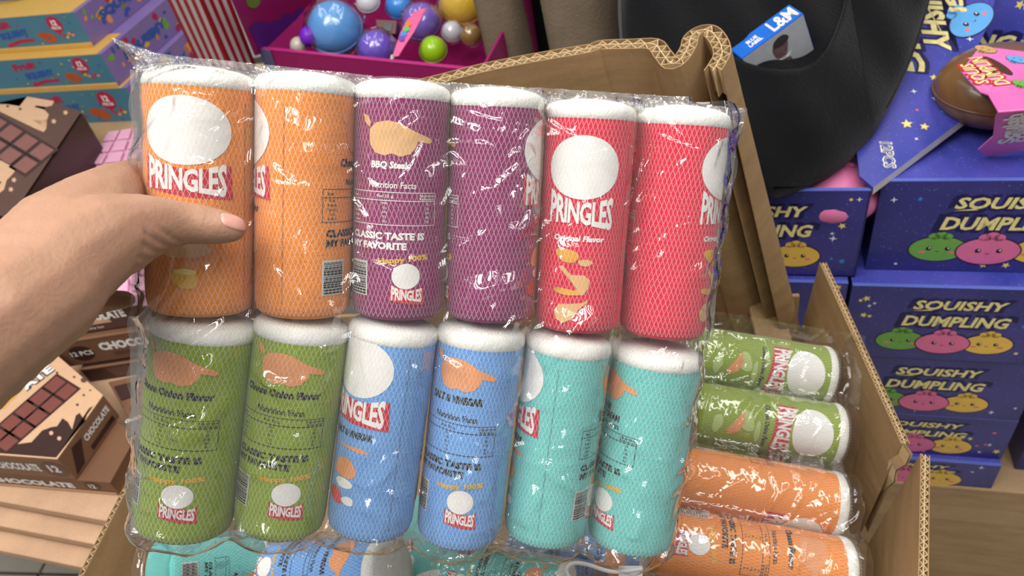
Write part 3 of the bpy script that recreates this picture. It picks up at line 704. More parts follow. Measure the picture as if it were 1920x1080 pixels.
# left wall, back wall below the flap, front wall, floor and the folded inner flap
LA, LB = onz(318, 752, CZ), onz(146, 1090, CZ); ld = (LB - LA).normalized(); L0 = LA - ld * 0.15; L1 = LB + ld * 0.20
tp = [L0.lerp(L1, k / 14) for k in range(15)]; bt = [Vector((p.x + 0.045, p.y, 0.67)) for p in tp]
board('side_wall', tp, bt, 0.0070, ctn, Vector((1, 0, 0)), pitch=0.0085, two=False, rows=4, seed=8)
def slab(name, a, b, c, d, th, parent, mtl, lb=None):
    nn = (b - a).cross(d - a).normalized() * th; o = link(name, prism_me(name, [p - parent.location for p in (a, b, c, d)], nn, mtl, 0.0012), parent)
    if lb: o['label'] = lb
    return o
bl0 = Vector((L0.x + 0.04, L0.y, 0.665)); slab('back_wall', bl0, Vector((0.365, 0.684, 0.665)), Vector((0.365, 0.690, 0.76)), Vector((L0.x + 0.02, L0.y + 0.01, 0.80)), -0.006, ctn, CARD)
fr0, fr1 = Vector((bt[-1].x, bt[-1].y, 0.665)), Vector((D_.x - 0.02, D_.y - 0.02, 0.665))
slab('carton_floor', bl0, fr0, fr1, Vector((0.365, 0.684, 0.665)), -0.006, ctn, CARD)
slab('front_wall', fr0, fr1, fr1 + Vector((0, -0.01, 0.14)), fr0 + Vector((0, -0.01, 0.14)), -0.006, ctn, CARD)
a, b, c, d = P(1338, 300, 0.945), P(1392, 292, 0.955), P(1486, 640, 0.985), P(1424, 645, 0.960)
slab('inner_flap', a, b, c, d, 0.006, ctn, CARD)
# carton it stands on
link_s = thing('closed_carton', (-0.06, 0.42, FZ / 2 + 0.329), 'closed brown carton that the open carton stands on', 'carton')
link('body', bevel_box_me('body', 0.62, 0.40, 0.655 - FZ, CARD2, 0.004), link_s, Matrix.Translation((0, 0, 0)))
link('tape', bevel_box_me('tape', 0.06, 0.404, 0.657 - FZ, mat('brown_tape', (176, 146, 106), 0.3), 0.002), link_s)

# ================================================================== BLUE DISPLAY BOXES (right)
BLUE = starry_mat('starry_blue_card', (42, 46, 110), (60, 56, 132)); BLUE_LIT = starry_mat('starry_blue_card_lit', (54, 62, 152), (80, 80, 176), 0.25)  # second is a lighter copy of the blue card, overhead light painted in
EDGE = mat('blue_card_edge', (88, 104, 190), 0.35)
PINKD = mat('pink_dumpling', (222, 112, 158), 0.4); GREEND = mat('green_dumpling', (110, 168, 74), 0.4); YELD = mat('yellow_dumpling', (232, 190, 84), 0.4); BLUED = mat('blue_dumpling', (96, 168, 226), 0.4)
BLUSH = mat('blush_print', (226, 120, 130), 0.5); LINE = mat('dark_outline_print', (52, 26, 48), 0.5); SILV = mat('star_white', (222, 226, 240), 0.4); STY = mat('star_yellow', (236, 218, 120), 0.4); STB = mat('star_blue', (52, 128, 208), 0.4)
def dumpling(pr, x, y, r, m, layer, rot=0.0, sq=0.6):
    c, s = math.cos(rot), math.sin(rot); T = lambda pts: [(x + c * (a - x) - s * (b - y), y + s * (a - x) + c * (b - y)) for a, b in pts]
    pr.poly(T(ell(x, y, r * 1.05, r * sq * 1.07, 30)), LINE, layer)
    pr.poly(T(ell(x, y, r, r * sq, 30)), m, layer + 1)
    for dx, dy, q in ((-.22, .62, .20), (0.0, .70, .21), (.22, .62, .20)): pr.poly(T(ell(x + dx * r, y + dy * r, q * r, q * r * 0.8, 14)), m, layer + 1)
    for dx in (-.08, .12): pr.poly(T(rect(x + dx * r, y + .50 * r, x + dx * r + .03 * r, y + .66 * r)), LINE, layer + 2)
    for dx in (-.32, .34): pr.poly(T(ell(x + dx * r, y + .02 * r, .10 * r, .10 * r, 14)), LINE, layer + 2); pr.poly(T(ell(x + (dx + .03) * r, y + .05 * r, .035 * r, .035 * r, 8)), WHITE, layer + 3)
    for dx in (-.52, .54): pr.poly(T(ell(x + dx * r, y - .16 * r, .13 * r, .06 * r, 12)), BLUSH, layer + 2)
    pr.poly(T([(x - .10 * r, y - .08 * r), (x, y - .15 * r), (x + .12 * r, y - .08 * r), (x, y - .11 * r)]), LINE, layer + 2)
def scatter_stars(pr, W, H, n, seed, keep=None, big=1.0):
    rg = random.Random(seed)
    for k in range(n):
        x, y = rg.uniform(.04 * W, .96 * W), rg.uniform(.05 * H, .95 * H)
        if keep and keep(x, y): continue
        t = rg.random(); r = rg.uniform(.0030, .0062) * big
        if t < .35: pr.poly(star(x, y, r, 5, .45, rg.uniform(0, 1)), STY, 0)
        elif t < .7: pr.poly(star(x, y, r, 4, .30, rg.uniform(-.2, .2)), SILV, 0)
        elif t < .82: pr.poly(star(x, y, r, 5, .5, 0), STB, 0)
        else: pr.poly(ell(x, y, r * .5, r * .4, 10), BLUSH if t > .92 else SILV, 0)
def squishy_words(pr, cx, cy, h, wd, layer=1, sq=0.86, rot=0.0):
    for dy, t, ww in ((h * .72, 'SQUISHY', wd * sq), (-h * .72, 'DUMPLING', wd)):
        c, s = math.cos(rot), math.sin(rot); x, y = cx - s * dy, cy + c * dy
        pr.text(t, x, y, h * 1.42, NAVY, layer, 0.11, shear=0.2, width=ww * 1.13, rot=rot); pr.text(t, x, y, h, GOLD, layer + 1, 0.035, shear=0.2, width=ww, rot=rot)
YAW = math.radians(-20); UX = Vector((math.cos(YAW), math.sin(YAW), 0)); UY = Vector((-math.sin(YAW), math.cos(YAW), 0)); UZ = Vector((0, 0, 1))
def display_box(ftl, W, D, zb, label, seed, lid_open=False, words=True):
    H = ftl.z - zb; o = Vector((ftl.x, ftl.y, zb)); t = thing('display_box', o, label, 'box', 'blue dumpling display boxes')
    v = [UX * (W * i) + UY * (D * j) + UZ * (H * k) for k in (0, 1) for j in (0, 1) for i in (0, 1)]
    if not lid_open:
        me = mesh('box_body', v, [(0, 1, 5, 4), (1, 3, 7, 5), (3, 2, 6, 7), (2, 0, 4, 6), (4, 5, 7, 6), (0, 2, 3, 1)], [BLUE, BLUE_LIT], fmat=[0, 0, 0, 0, 1, 0])
        link('box_body', me, t)
    else:
        th = 0.003
        for nm, (a, b, nrm) in dict(front_panel=(0, 1, UY), side_panel=(1, 3, -UX), back_panel=(3, 2, -UY), side_panel_=(2, 0, UX)).items():
            poly = [v[a], v[b], v[b] + UZ * H, v[a] + UZ * H]; link(nm.rstrip('_'), prism_me(nm, poly, nrm * th, BLUE), t)
        link('bottom_panel', prism_me('bottom_panel', [v[0], v[1], v[3], v[2]], UZ * th, BLUE), t)
    e = prism_me('top_edge', [v[4], v[5], v[5] + UY * 0.006, v[4] + UY * 0.006], -UZ * 0.002, EDGE, 0.0006)
    oe = link('top_edge', e, t); oe.location = -UY * 0.0004 + UZ * 0.0008
    pr = Print(); scatter_stars(pr, W, H, 34, seed, lambda x, y: abs(x - W * .5) < W * .33 and y > H * .5 or (abs(x - W * .48) < W * .36 and y < H * .48 and y > .1 * H))
    sp_o = pr.build('star_print', t, plane_mapper(Vector((0, 0, 0)), UX, UZ, -UY)); sp_o['kind'] = 'stuff'
    if words:
        pr = Print(); squishy_words(pr, W * .52, H * .655, H * .145, W * .50); pr.build('brand_lettering', t, plane_mapper(Vector((0, 0, 0)), UX, UZ, -UY), lift=0.0004)
        pr = Print(); r = W * .118
        dumpling(pr, W * .285, H * .26, r, GREEND, 0); dumpling(pr, W * .70, H * .25, r, YELD, 4); dumpling(pr, W * .490, H * .245, r * 1.08, PINKD, 8)
        pr.build('dumpling_picture', t, plane_mapper(Vector((0, 0, 0)), UX, UZ, -UY), lift=0.0004, dl=0.00008)
    return t
Z1, Z2, Z3, Z4, Z5 = 0.703, 0.557, 0.420, 0.317, 0.250
display_box(Vector((0.498, 0.767, 0.857)), 0.30, 0.36, Z1 + .001, 'blue starry dumpling box at the top of the right stack, under the toy', 1)
b0 = display_box(Vector((0.478, 0.756, 0.855)) - UX * 0.28, 0.28, 0.20, Z1 + .001, 'open blue dumpling box below the black clothes, pink toy inside', 2, True)
display_box(Vector((0.468, 0.742, Z1)), 0.275, 0.26, Z2 + .001, 'blue dumpling box second from the top of the right stack', 3)
display_box(Vector((0.468, 0.742, Z1)) - UX * 0.285 + UY * 0.004, 0.28, 0.26, Z2 + .001, 'blue dumpling box half hidden behind the carton, under the open one', 9, words=False)
r3 = onz(1653, 667, Z2); display_box(r3 - UX * (r3.x - 0.470) / UX.x, 0.275, 0.26, Z3 + .001, 'blue dumpling box third from the top, torn tape at its corner', 4)
r4 = onz(1800, 783, Z3); display_box(r4 - UX * (r4.x - 0.474) / UX.x, 0.272, 0.26, Z4 + .001, 'blue dumpling box fourth from the top, set back in shade', 5)
r5 = onz(1880, 874, Z4); display_box(r5 - UX * (r5.x - 0.468) / UX.x, 0.272, 0.26, Z5 + .001, 'lowest blue dumpling box, resting on the brown carton', 6)
bc = onz(1660, 903, Z5); bo = bc - UX * 0.16
t = thing('closed_carton', Vector((bo.x, bo.y, 0)), 'closed tan carton on the floor under the blue boxes', 'carton')
link('body', prism_me('body', [Vector((0, 0, Z5)), UX * 0.62 + UZ * Z5, UX * 0.62 + UY * 0.40 + UZ * Z5, UY * 0.40 + UZ * Z5], -UZ * (Z5 - FZ - .001), CARD2, 0.003), t)
link('tape', prism_me('tape', [UX * 0.02 - UY * 0.0006 + UZ * (Z5 - 0.055), UX * 0.60 - UY * 0.0006 + UZ * (Z5 - 0.062), UX * 0.60 + UZ * (Z5 - 0.105) - UY * 0.0006, UX * 0.02 + UZ * (Z5 - 0.100) - UY * 0.0006], UY * 0.0004, mat('brown_tape', (176, 146, 106), 0.3)), t)
# dark blue boxes further right at the back (only a sliver shows)
t = thing('display_box', r4 + UX * 0.125 + UY * 0.03 + Vector((0, 0, Z5 - r4.z)), 'dark blue box in the shade at the far right edge', 'box')
link('box_body', prism_me('box_body', [UZ * 0.20, UX * 0.2 + UZ * 0.20, UX * 0.2 + UY * 0.2 + UZ * 0.20, UY * 0.2 + UZ * 0.20], -UZ * 0.199, BLUE, 0.001), t)
# header card of the open box
hp0 = P(1640, 352, 0.988); hn = (P(1828, 208, 1.03) - hp0).cross(P(1790, -30, 1.15) - hp0).normalized()
if hn.dot(CAM - hp0) < 0: hn = -hn
HPX = [(1638, 352), (1828, 208), (1822, 180), (1806, 138), (1812, 112), (1836, 82), (1856, 40), (1872, -30), (1700, -40), (1660, 80), (1600, 230), (1612, 330)]
hpts = [onplane(x, y, hp0, hn) for x, y in HPX]
t = thing('header_card', hp0, 'tilted blue starry header card printed 12PCS beside the black clothes', 'display card')
link('card', prism_me('card', [p - hp0 for p in hpts], -hn * 0.0035, BLUE_LIT), t)
ed = prism_me('silver_edge', [hpts[0] - hp0 + hn * .0006, hpts[1] - hp0 + hn * .0006, hpts[1] - hp0 - hn * .0045 + CD * .006, hpts[0] - hp0 - hn * .0045 + CD * .006], -CF * -0.001, mat('silver_card_edge', (196, 194, 190), 0.3, metal=0.3)); link('silver_edge', ed, t)
fo = [onplane(x, y, hp0, hn) - hp0 + hn * .0008 for x, y in ((1806, 138), (1822, 180), (1828, 208), (1808, 212), (1796, 160))]; link('folded_tab', prism_me('folded_tab', fo, -hn * .0006, mat('pale_violet_card', (112, 108, 204), 0.35)), t)
def anchored(p_start, p_end, p0, n, o):
    a, b = onplane(*p_start, p0, n), onplane(*p_end, p0, n); u = (b - a).normalized(); return (a + b) / 2 - o, u, n.cross(u), n, (b - a).length
def anchored_text(parent, name, o, p0, n, items, lift=0.0008):
    pr_ = None
    for k, (body, ps, pe, hfac, mt, bold, lay) in enumerate(items):
        c, u, v, nn, L = anchored(ps, pe, p0, n, o); pr = Print(); pr.text(body, 0, 0, L * hfac, mt, 0, bold, shear=0.1, width=L); pr_ = pr.build(name, parent, plane_mapper(c, u, v, nn), lift=lift + lay * 0.0002)
    return pr_
anchored_text(t, 'brand_lettering', hp0, hp0, hn, [('SQUISHY', (1722, -70), (1757, 98), .30, NAVY, .12, 0), ('SQUISHY', (1724, -66), (1755, 96), .23, GOLD, .04, 1), ('DUMPLING', (1652, -130), (1714, 140), .15, NAVY, .12, 0), ('DUMPLING', (1654, -126), (1713, 136), .11, GOLD, .04, 1), ('G!', (1778, -22), (1800, 26), .62, NAVY, .12, 0), ('G!', (1780, -18), (1798, 24), .5, GOLD, .05, 1)])
anchored_text(t, 'count_lettering', hp0, hp0, hn, [('12PCS', (1660, 266), (1669, 316), .36, WHITE, .05, 0), ('12PCS', (1660, 267), (1669, 315), .30, NAVY, .0, 1)])
c, u, v, nn, L = anchored((1792, 66), (1850, 10), hp0, hn, hp0); pr = Print(); dumpling(pr, 0, 0, L * .52, BLUED, 0, rot=0.0, sq=.55); pr.build('dumpling_picture', t, plane_mapper(c, u, v, nn), lift=.0008)
rg = random.Random(4)
hu = (U0 - hn * U0.dot(hn)); hu.normalize(); hv = hn.cross(hu)
pr = Print()
for x, y, r, m in ((1751, 146, 9, STY), (1700, 233, 12, STY), (1733, 238, 10, STY), (1803, 114, 8, SILV), (1713, 172, 7, SILV), (1752, 185, 7, SILV), (1766, 210, 6, STB), (1719, 207, 5, BLUSH), (1718, 261, 5, SILV), (1818, 74, 8, SILV)):
    q = onplane(x, y, hp0, hn) - hp0; e = (onplane(x + r, y, hp0, hn) - hp0 - q).length
    pr.poly(star(q.dot(hu), q.dot(hv), e, 5 if m is STY else 4, .45 if m is STY else .3, rg.uniform(0, 1)), m, 0)
pr.build('star_print', t, plane_mapper(Vector((0, 0, 0)), hu, hv, hn), lift=.0008)['kind'] = 'stuff'
# back header standing behind the toy
bp0 = Vector((0.498, 0.767, 0.860)) + UY * 0.362 - UX * 0.05
t = thing('header_card', bp0, 'upright blue starry header card behind the pink dumpling toy', 'display card')
link('card', prism_me('card', [Vector((0, 0, 0)), UX * 0.62, UX * 0.62 + UZ * 0.30 + UY * 0.06, UZ * 0.30 + UY * 0.06], UY * 0.003, BLUE_LIT), t)
bn = (UX.cross(UZ * 0.30 + UY * 0.06)).normalized(); bn = bn if bn.dot(CAM - bp0) > 0 else -bn
anchored_text(t, 'brand_lettering', bp0, bp0, bn, [('DUMPLING', (1640, 70), (1912, 84), .20, NAVY, .12, 0), ('DUMPLING', (1650, 70), (1902, 82), .13, GOLD, .04, 1)])
pr = Print(); vv_ = (UZ * 0.30 + UY * 0.06).normalized(); scatter_stars(pr, 0.62, 0.30, 60, 31, big=1.3); pr.build('star_print', t, plane_mapper(Vector((0, 0, 0)), UX, vv_, bn), lift=.0006)['kind'] = 'stuff'
# dumpling toy in its pink sleeve on the top box
TZ = 0.857
HOTP = starry_mat('pink_sleeve_card', (226, 104, 176), (238, 134, 196)); BRONZE = mat('bronze_capsule', (120, 86, 52), 0.3, 0.1, 20, coat=0.3)
tc0 = onz(1868, 262, TZ)
t = thing('dumpling_toy', tc0, 'bronze capsule toy in a pink printed sleeve on the top blue box', 'toy')
cz = Vector((0.02, 0.045, 0.052)); bm = bmesh.new(); bmesh.ops.create_uvsphere(bm, u_segments=40, v_segments=24, radius=0.072)
for q in bm.verts: q.co = Vector((q.co.x * 1.15, q.co.y, q.co.z * 0.70)) + cz
link('capsule', bm_mesh('capsule', bm, BRONZE, True), t)
bm = bmesh.new(); ring = [Vector((math.cos(a) * 0.0835, math.sin(a) * 0.0728, 0)) + cz for a in np.linspace(0, 2 * math.pi, 41)]; tube_bm(bm, ring, 0.0012, 6, False); link('capsule_seam', bm_mesh('capsule_seam', bm, BRONZE, True), t)
sp_top = [(1802, 133), (1838, 86), (1930, 98), (1935, 205), (1872, 210), (1853, 177), (1838, 172), (1822, 156)]
SZ = TZ + 0.108; top = [onz(x, y, SZ) - tc0 for x, y in sp_top]
sl = link('sleeve_top', prism_me('sleeve_top', top, Vector((0, 0, -0.0015)), HOTP), t)
fr_px = [(1872, 210), (1866, 222), (1862, 256), (1834, 281), (1851, 293), (1935, 281), (1935, 205)]
fp0 = onz(1872, 210, SZ); fn = (onz(1935, 205, SZ) - fp0).cross(onz(1851, 293, TZ + .002) - fp0).normalized(); fn = fn if fn.dot(CAM - fp0) > 0 else -fn
frp = [onplane(x, y, fp0, fn) - tc0 for x, y in fr_px]; link('sleeve_front', prism_me('sleeve_front', frp, -fn * 0.0015, HOTP), t)
tz0 = Vector((0, 0, 1)); tp0 = tc0 + Vector((0, 0, 0.108))
anchored_text(t, 'brand_lettering', tc0, tp0, tz0, [('SQUIS', (1847, 160), (1811, 120), .44, REDP, .06, 0), ('SQUIS', (1846, 158), (1812, 121), .34, GOLD, .02, 1), ('DUMPLIN', (1883, 161), (1827, 107), .30, REDP, .06, 0), ('DUMPLIN', (1882, 160), (1828, 108), .23, GOLD, .02, 1)])
anchored_text(t, 'front_lettering', tc0, fp0, fn, [('Squish', (1890, 268), (1906, 212), .30, WHITE, .05, 0), ('collect', (1908, 266), (1922, 214), .26, WHITE, .05, 0)])
for cpx, m in (((1907, 112), BLUED), ((1918, 158), GREEND), ((1848, 93), mat('tan_dumpling', (196, 158, 96), .5))):
    c, u, v, nn, L = anchored((cpx[0] - 22, cpx[1] - 3), (cpx[0] + 22, cpx[1] + 3), tp0, tz0, tc0); pr = Print(); dumpling(pr, 0, 0, L * .5, m, 0, rot=math.pi * .9); pr.build('dumpling_picture', t, plane_mapper(c, u, v, nn), lift=.0008)
c, u, v, nn, L = anchored((1846, 108), (1895, 140), tp0, tz0, tc0); pr = Print(); pr.poly(ell(0, 0, L * .55, L * .14, 24), mat('slot_shadow', (70, 46, 26), .8), 0); pr.build('carry_slot', t, plane_mapper(c, u, v, nn), lift=.0006)
# pink toy inside the open box
pk = P(1570, 335, 1.045)
t = thing('squishy_toy', pk, 'round pink dumpling toy peeking out of the open blue box', 'toy')
bm = bmesh.new(); bmesh.ops.create_uvsphere(bm, u_segments=32, v_segments=20, radius=0.055)
for q in bm.verts:
    an = math.atan2(q.co.y, q.co.x); k = 1 + 0.04 * math.sin(8 * an) * max(0, q.co.z / 0.055); q.co = Vector((q.co.x * 1.25 * k, q.co.y * 1.1 * k, q.co.z * .75)) + UY * 0.012 - Vector((0, 0, 0.028))
link('body', bm_mesh('body', bm, mat('pink_squishy', (226, 122, 172), .45, .03, 30), True), t)
bm = bmesh.new(); tube_bm(bm, [UX * a * .02 + UY * (0.012 + .008 * math.cos(a * 2)) + UZ * 0.014 for a in (-1, -.5, 0, .5, 1)], [.002, .006, .008, .006, .002], 10); link('top_knot', bm_mesh('top_knot', bm, MATS['pink_squishy'], True), t)

# ================================================================== PERSON BEHIND THE CARTON
BLACKC = mat('black_cloth', (10, 11, 15), 0.95, 0.12, 40, 0.5, 260, 0.15, sheen=0.15); BEIGE = mat('beige_cloth', (122, 108, 92), 0.95, 0.10, 26, 0.5, 200, 0.1)
per = thing('person', (0.25, 1.20, FZ), 'person standing behind the carton in black top and beige trousers, only clothing visible', 'person')
po = per.location
ROWS = [(-150, 1165, 1780), (-60, 1165, 1762), (0, 1165, 1744), (70, 1167, 1724), (130, 1172, 1702), (190, 1185, 1674), (250, 1210, 1640), (300, 1245, 1596), (335, 1290, 1550), (358, 1350, 1506), (370, 1420, 1462)]
def garment_front(px, py, xl, xr):
    s = 2 * (px - xl) / (xr - xl) - 1; q = max(0.0, 1 - abs(s) ** 3.0) ** 0.5
    k = min(1.0, max(0.0, (372 - py) / 130.0)) ** 0.5
    z = 1.05 - 0.045 * q - 0.03 * k + 0.00016 * max(0, 200 - py)
    z += 0.006 * math.sin(px * 0.021 + py * 0.012) * k + 0.004 * math.sin(px * 0.045 - py * 0.03) * k
    return P(px, py, z)
def row_at(py):
    for (y0, a0, b0), (y1, a1, b1) in zip(ROWS, ROWS[1:]):
        if y0 <= py <= y1: t = (py - y0) / (y1 - y0); return a0 + (a1 - a0) * t, b0 + (b1 - b0) * t
    return ROWS[-1][1:]
ny, nx = 44, 54; vs = []
for side in (0, 1):
    for j in range(ny + 1):
        py = -150 + 520 * j / ny; xl, xr = row_at(py)
        for i in range(nx + 1):
            px = xl + (xr - xl) * i / nx; p = garment_front(px, py, xl, xr)
            if side:
                s = abs(2 * i / nx - 1); t = j / ny; th = 0.16 * max(0, 1 - s ** 3) ** .5 * max(0, 1 - t ** 6) ** .5; p = p + Vector((0, th, 0.02 * t))
            vs.append(p - po)
n1 = nx + 1; m_ = n1 * (ny + 1)
fs = [(j * n1 + i, (j + 1) * n1 + i, (j + 1) * n1 + i + 1, j * n1 + i + 1) for j in range(ny) for i in range(nx)] + [(m_ + j * n1 + i, m_ + j * n1 + i + 1, m_ + (j + 1) * n1 + i + 1, m_ + (j + 1) * n1 + i) for j in range(ny) for i in range(nx)]
rim = [j * n1 for j in range(ny)] + [ny * n1 + i for i in range(nx)] + [j * n1 + nx for j in range(ny, 0, -1)]
fs += [(a, b, b + m_, a + m_) for a, b in zip(rim, rim[1:])]
link('black_top', mesh('black_top', vs, fs, BLACKC, True), per)
# pocket: second layer of cloth with a sagging mouth
mouth = [(1362, 92), (1376, 104), (1400, 117), (1432, 127), (1466, 131), (1500, 128), (1530, 116), (1552, 92), (1568, 58), (1582, 18), (1590, -30)]
vs = []; nr = 16
for i, (mx_, my) in enumerate(mouth):
    bx, by = 1330 + 30 * i * 1.05, 350 - 0.9 * max(0, i - 5) ** 2 * 3.0
    for j in range(nr + 1):
        t = j / nr; px, py = mx_ + (bx - mx_) * t, my + (by - my) * t; xl, xr = row_at(py); p = garment_front(min(max(px, xl), xr), py, xl, xr)
        puff = 0.030 * math.sin(math.pi * min(1, i / (len(mouth) - 1))) * (1 - t) ** 1.5 + 0.004
        vs.append(p - (p - CAM).normalized() * puff - po)
nn_ = len(vs); vs += [v + (CF * 0.003) for v in vs]; k1 = nr + 1
fs = [(i * k1 + j, i * k1 + j + 1, (i + 1) * k1 + j + 1, (i + 1) * k1 + j) for i in range(len(mouth) - 1) for j in range(nr)]
fs += [tuple(nn_ + a for a in f[::-1]) for f in fs] + [(i * k1, (i + 1) * k1, nn_ + (i + 1) * k1, nn_ + i * k1) for i in range(len(mouth) - 1)]
link('pocket', mesh('pocket', vs, fs, BLACKC, True), per)
def leg(name, path, mtl, sx=1.0, fold=0.006):
    vs, fs = [], []; seg = 28
    for j, (c, r) in enumerate(path):
        for i in range(seg):
            a = 2 * math.pi * i / seg; k = r * (1 + 0.05 * math.sin(5 * a + j * .7)) + fold * math.sin(3 * a + 1.3 * j)
            vs.append(Vector(c) + Vector((math.cos(a) * k * sx, math.sin(a) * k, 0)) - po)
    for j in range(len(path) - 1):
        for i in range(seg): fs.append((j * seg + i, j * seg + (i + 1) % seg, (j + 1) * seg + (i + 1) % seg, (j + 1) * seg + i))
    return link(name, mesh(name, vs, fs, mtl, True), per)
c1, c2, c3 = P(1100, 50, 1.27), P(946, 55, 1.34), P(1012, 45, 1.45)
for nm, c, r, mt in (('trouser_leg', c1, 0.062, BEIGE), ('trouser_leg', c2, 0.036, BEIGE), ('dark_gap', c3, 0.052, BLACKC)):  # black cloth column stands in for the darkness between the beige legs
    leg(nm, [(Vector((c.x, c.y, z)), r * (1 + .12 * (z - .5))) for z in np.linspace(FZ + 0.002, c.z + 0.25, 16)], mt)
# cigarette pack in the pocket
def rot3(yaw, tx, ty): return Matrix.Rotation(yaw, 3, 'Z') @ Matrix.Rotation(tx, 3, 'X') @ Matrix.Rotation(ty, 3, 'Y')
k_ = 1.115; co = CAM + Vector((0.3269, 0.7856, -0.4844)) * k_; Rm = rot3(*(math.radians(a) for a in (10.98, 2.19, -22.85))); W_, D_c, H_ = 0.081 * k_, 0.028 * k_, 0.054 * k_
cig = thing('cigarette_pack', None, 'blue and white cigarette pack sticking out of the black pocket', 'cigarette pack', None, Matrix.Translation(co) @ Rm.to_4x4())
CIGB = mat('pack_blue', (18, 98, 200), 0.25, 0.12, 25); CIGD = mat('pack_dark_blue', (22, 40, 96), 0.3)
bm = bmesh.new(); bmesh.ops.create_cube(bm, size=1)
for v in bm.verts: v.co = Vector(((v.co.x + .5) * W_, (v.co.y + .5) * D_c, (v.co.z + .5) * H_))
bmesh.ops.bevel(bm, geom=list(bm.edges), offset=0.0008, segments=2, affect='EDGES'); link('pack_body', bm_mesh('pack_body', bm, CIGB), cig)
X3, Y3, Z3v = Vector((1, 0, 0)), Vector((0, 1, 0)), Vector((0, 0, 1))
pr = Print(); pr.poly(rect(W_ * .01, H_ * .01, W_ * .99, H_ * .985), mat('photo_grey', (168, 172, 178), .35, .1, 60), 0)
pr.poly(blob(W_ * .55, H_ * .60, W_ * .125, H_ * .25, seed=2, amp=.06), mat('photo_brown', (104, 82, 84), .4, .2, 160), 1).poly(blob(W_ * .58, H_ * .76, W_ * .12, H_ * .13, seed=3, amp=.06), mat('photo_dark', (52, 46, 52), .4), 2).poly([(W_ * .42, H_ * .38), (W_ * .5, H_ * .30), (W_ * .55, H_ * .36), (W_ * .62, H_ * .28), (W_ * .70, H_ * .40), (W_ * .6, H_ * .34)], WHITE, 2)
pr.poly(blob(W_ * .55, H_ * .14, W_ * .14, H_ * .16, seed=5), MATS['photo_brown'], 1)
pr.build('photo_print', cig, plane_mapper(Vector((0, 0, 0)), X3, Z3v, -Y3))
pr = Print(); pr.text('L&M', W_ * .765, D_c * .50, D_c * .72, WHITE, 1, .02, width=W_ * .40); pr.text('BLUE', W_ * .29, D_c * .58, D_c * .20, WHITE, 1, .03, width=W_ * .17); pr.text('LABEL', W_ * .30, D_c * .32, D_c * .20, WHITE, 1, .03, width=W_ * .21)
pr.build('brand_lettering', cig, plane_mapper(Vector((0, 0, H_)), X3, Y3, Z3v))

# ================================================================== HAND
SKIN = mat('skin', (168, 129, 106), 0.48, 0.05, 30, 0.22, 420, 0.35, sss=0.25)
_b = bmesh.new(); bmesh.ops.create_icosphere(_b, subdivisions=2, radius=1.0); _b.verts.ensure_lookup_table()
ICV = [v.co.copy() for v in _b.verts]; ICF = [tuple(v.index for v in f.verts) for f in _b.faces]; _b.free()
hv_, hf_ = [], []
def chain_bm(pts):
    for (a, ra), (b, rb) in zip(pts, pts[1:]):
        n = max(2, int((b - a).length / (0.34 * min(ra, rb))) + 1)
        for k in range(n + 1):
            t = k / n; c = a.lerp(b, t); r = ra + (rb - ra) * t; q = len(hv_)
            hv_.extend([c + v * r for v in ICV]); hf_.extend([tuple(q + i for i in f) for f in ICF])
HP = lambda *l: [(P(x, y, z), r) for x, y, z, r in l]
chain_bm(HP((-300, 800, .345, .040), (-150, 700, .355, .0365), (0, 592, .382, .0335), (75, 545, .400, .0315)))
chain_bm(HP((75, 545, .400, .0315), (115, 495, .412, .0300), (190, 448, .428, .0255), (262, 426, .446, .0200), (312, 419, .457, .0155), (350, 419, .4635, .0132), (372, 420, .466, .0128), (405, 424, .4695, .0116), (430, 428, .4715, .0094), (437, 428, .472, .0086)))
chain_bm(HP((60, 520, .405, .0310), (120, 450, .430, .0300), (176, 400, .458, .0255), (212, 366, .487, .0205), (232, 345, .510, .0155), (256, 328, .533, .0122), (300, 326, .562, .0108), (350, 335, .582, .0100), (405, 345, .588, .0085)))
chain_bm(HP((120, 480, .450, .0270), (165, 445, .500, .0170), (225, 435, .565, .0118), (300, 435, .598, .0102), (375, 440, .604, .0088)))
chain_bm(HP((110, 510, .450, .0270), (150, 490, .505, .0165), (215, 478, .568, .0108), (290, 480, .600, .0096), (350, 485, .606, .0084)))
chain_bm(HP((80, 555, .415, .0300), (118, 540, .455, .0240), (140, 555, .490, .0170), (166, 568, .520, .0108), (200, 564, .540, .0082), (232, 562, .549, .0070), (238, 562, .550, .0064)))
chain_bm(HP((190, 455, .430, .0220), (222, 458, .436, .0195)))
me = mesh('hand_raw', hv_, hf_, SKIN)
tmp = bpy.data.objects.new('hand_raw', me); COL.objects.link(tmp)
rm = tmp.modifiers.new('r', 'REMESH'); rm.mode = 'VOXEL'; rm.voxel_size = 0.0018
sm_ = tmp.modifiers.new('s', 'SMOOTH'); sm_.factor = 0.5; sm_.iterations = 14
dg = bpy.context.evaluated_depsgraph_get(); hm = bpy.data.meshes.new_from_object(tmp.evaluated_get(dg)); bpy.data.objects.remove(tmp)
hm.name = 'hand'; hm.materials.clear(); hm.materials.append(SKIN); hm.polygons.foreach_set('use_smooth', [True] * len(hm.polygons))
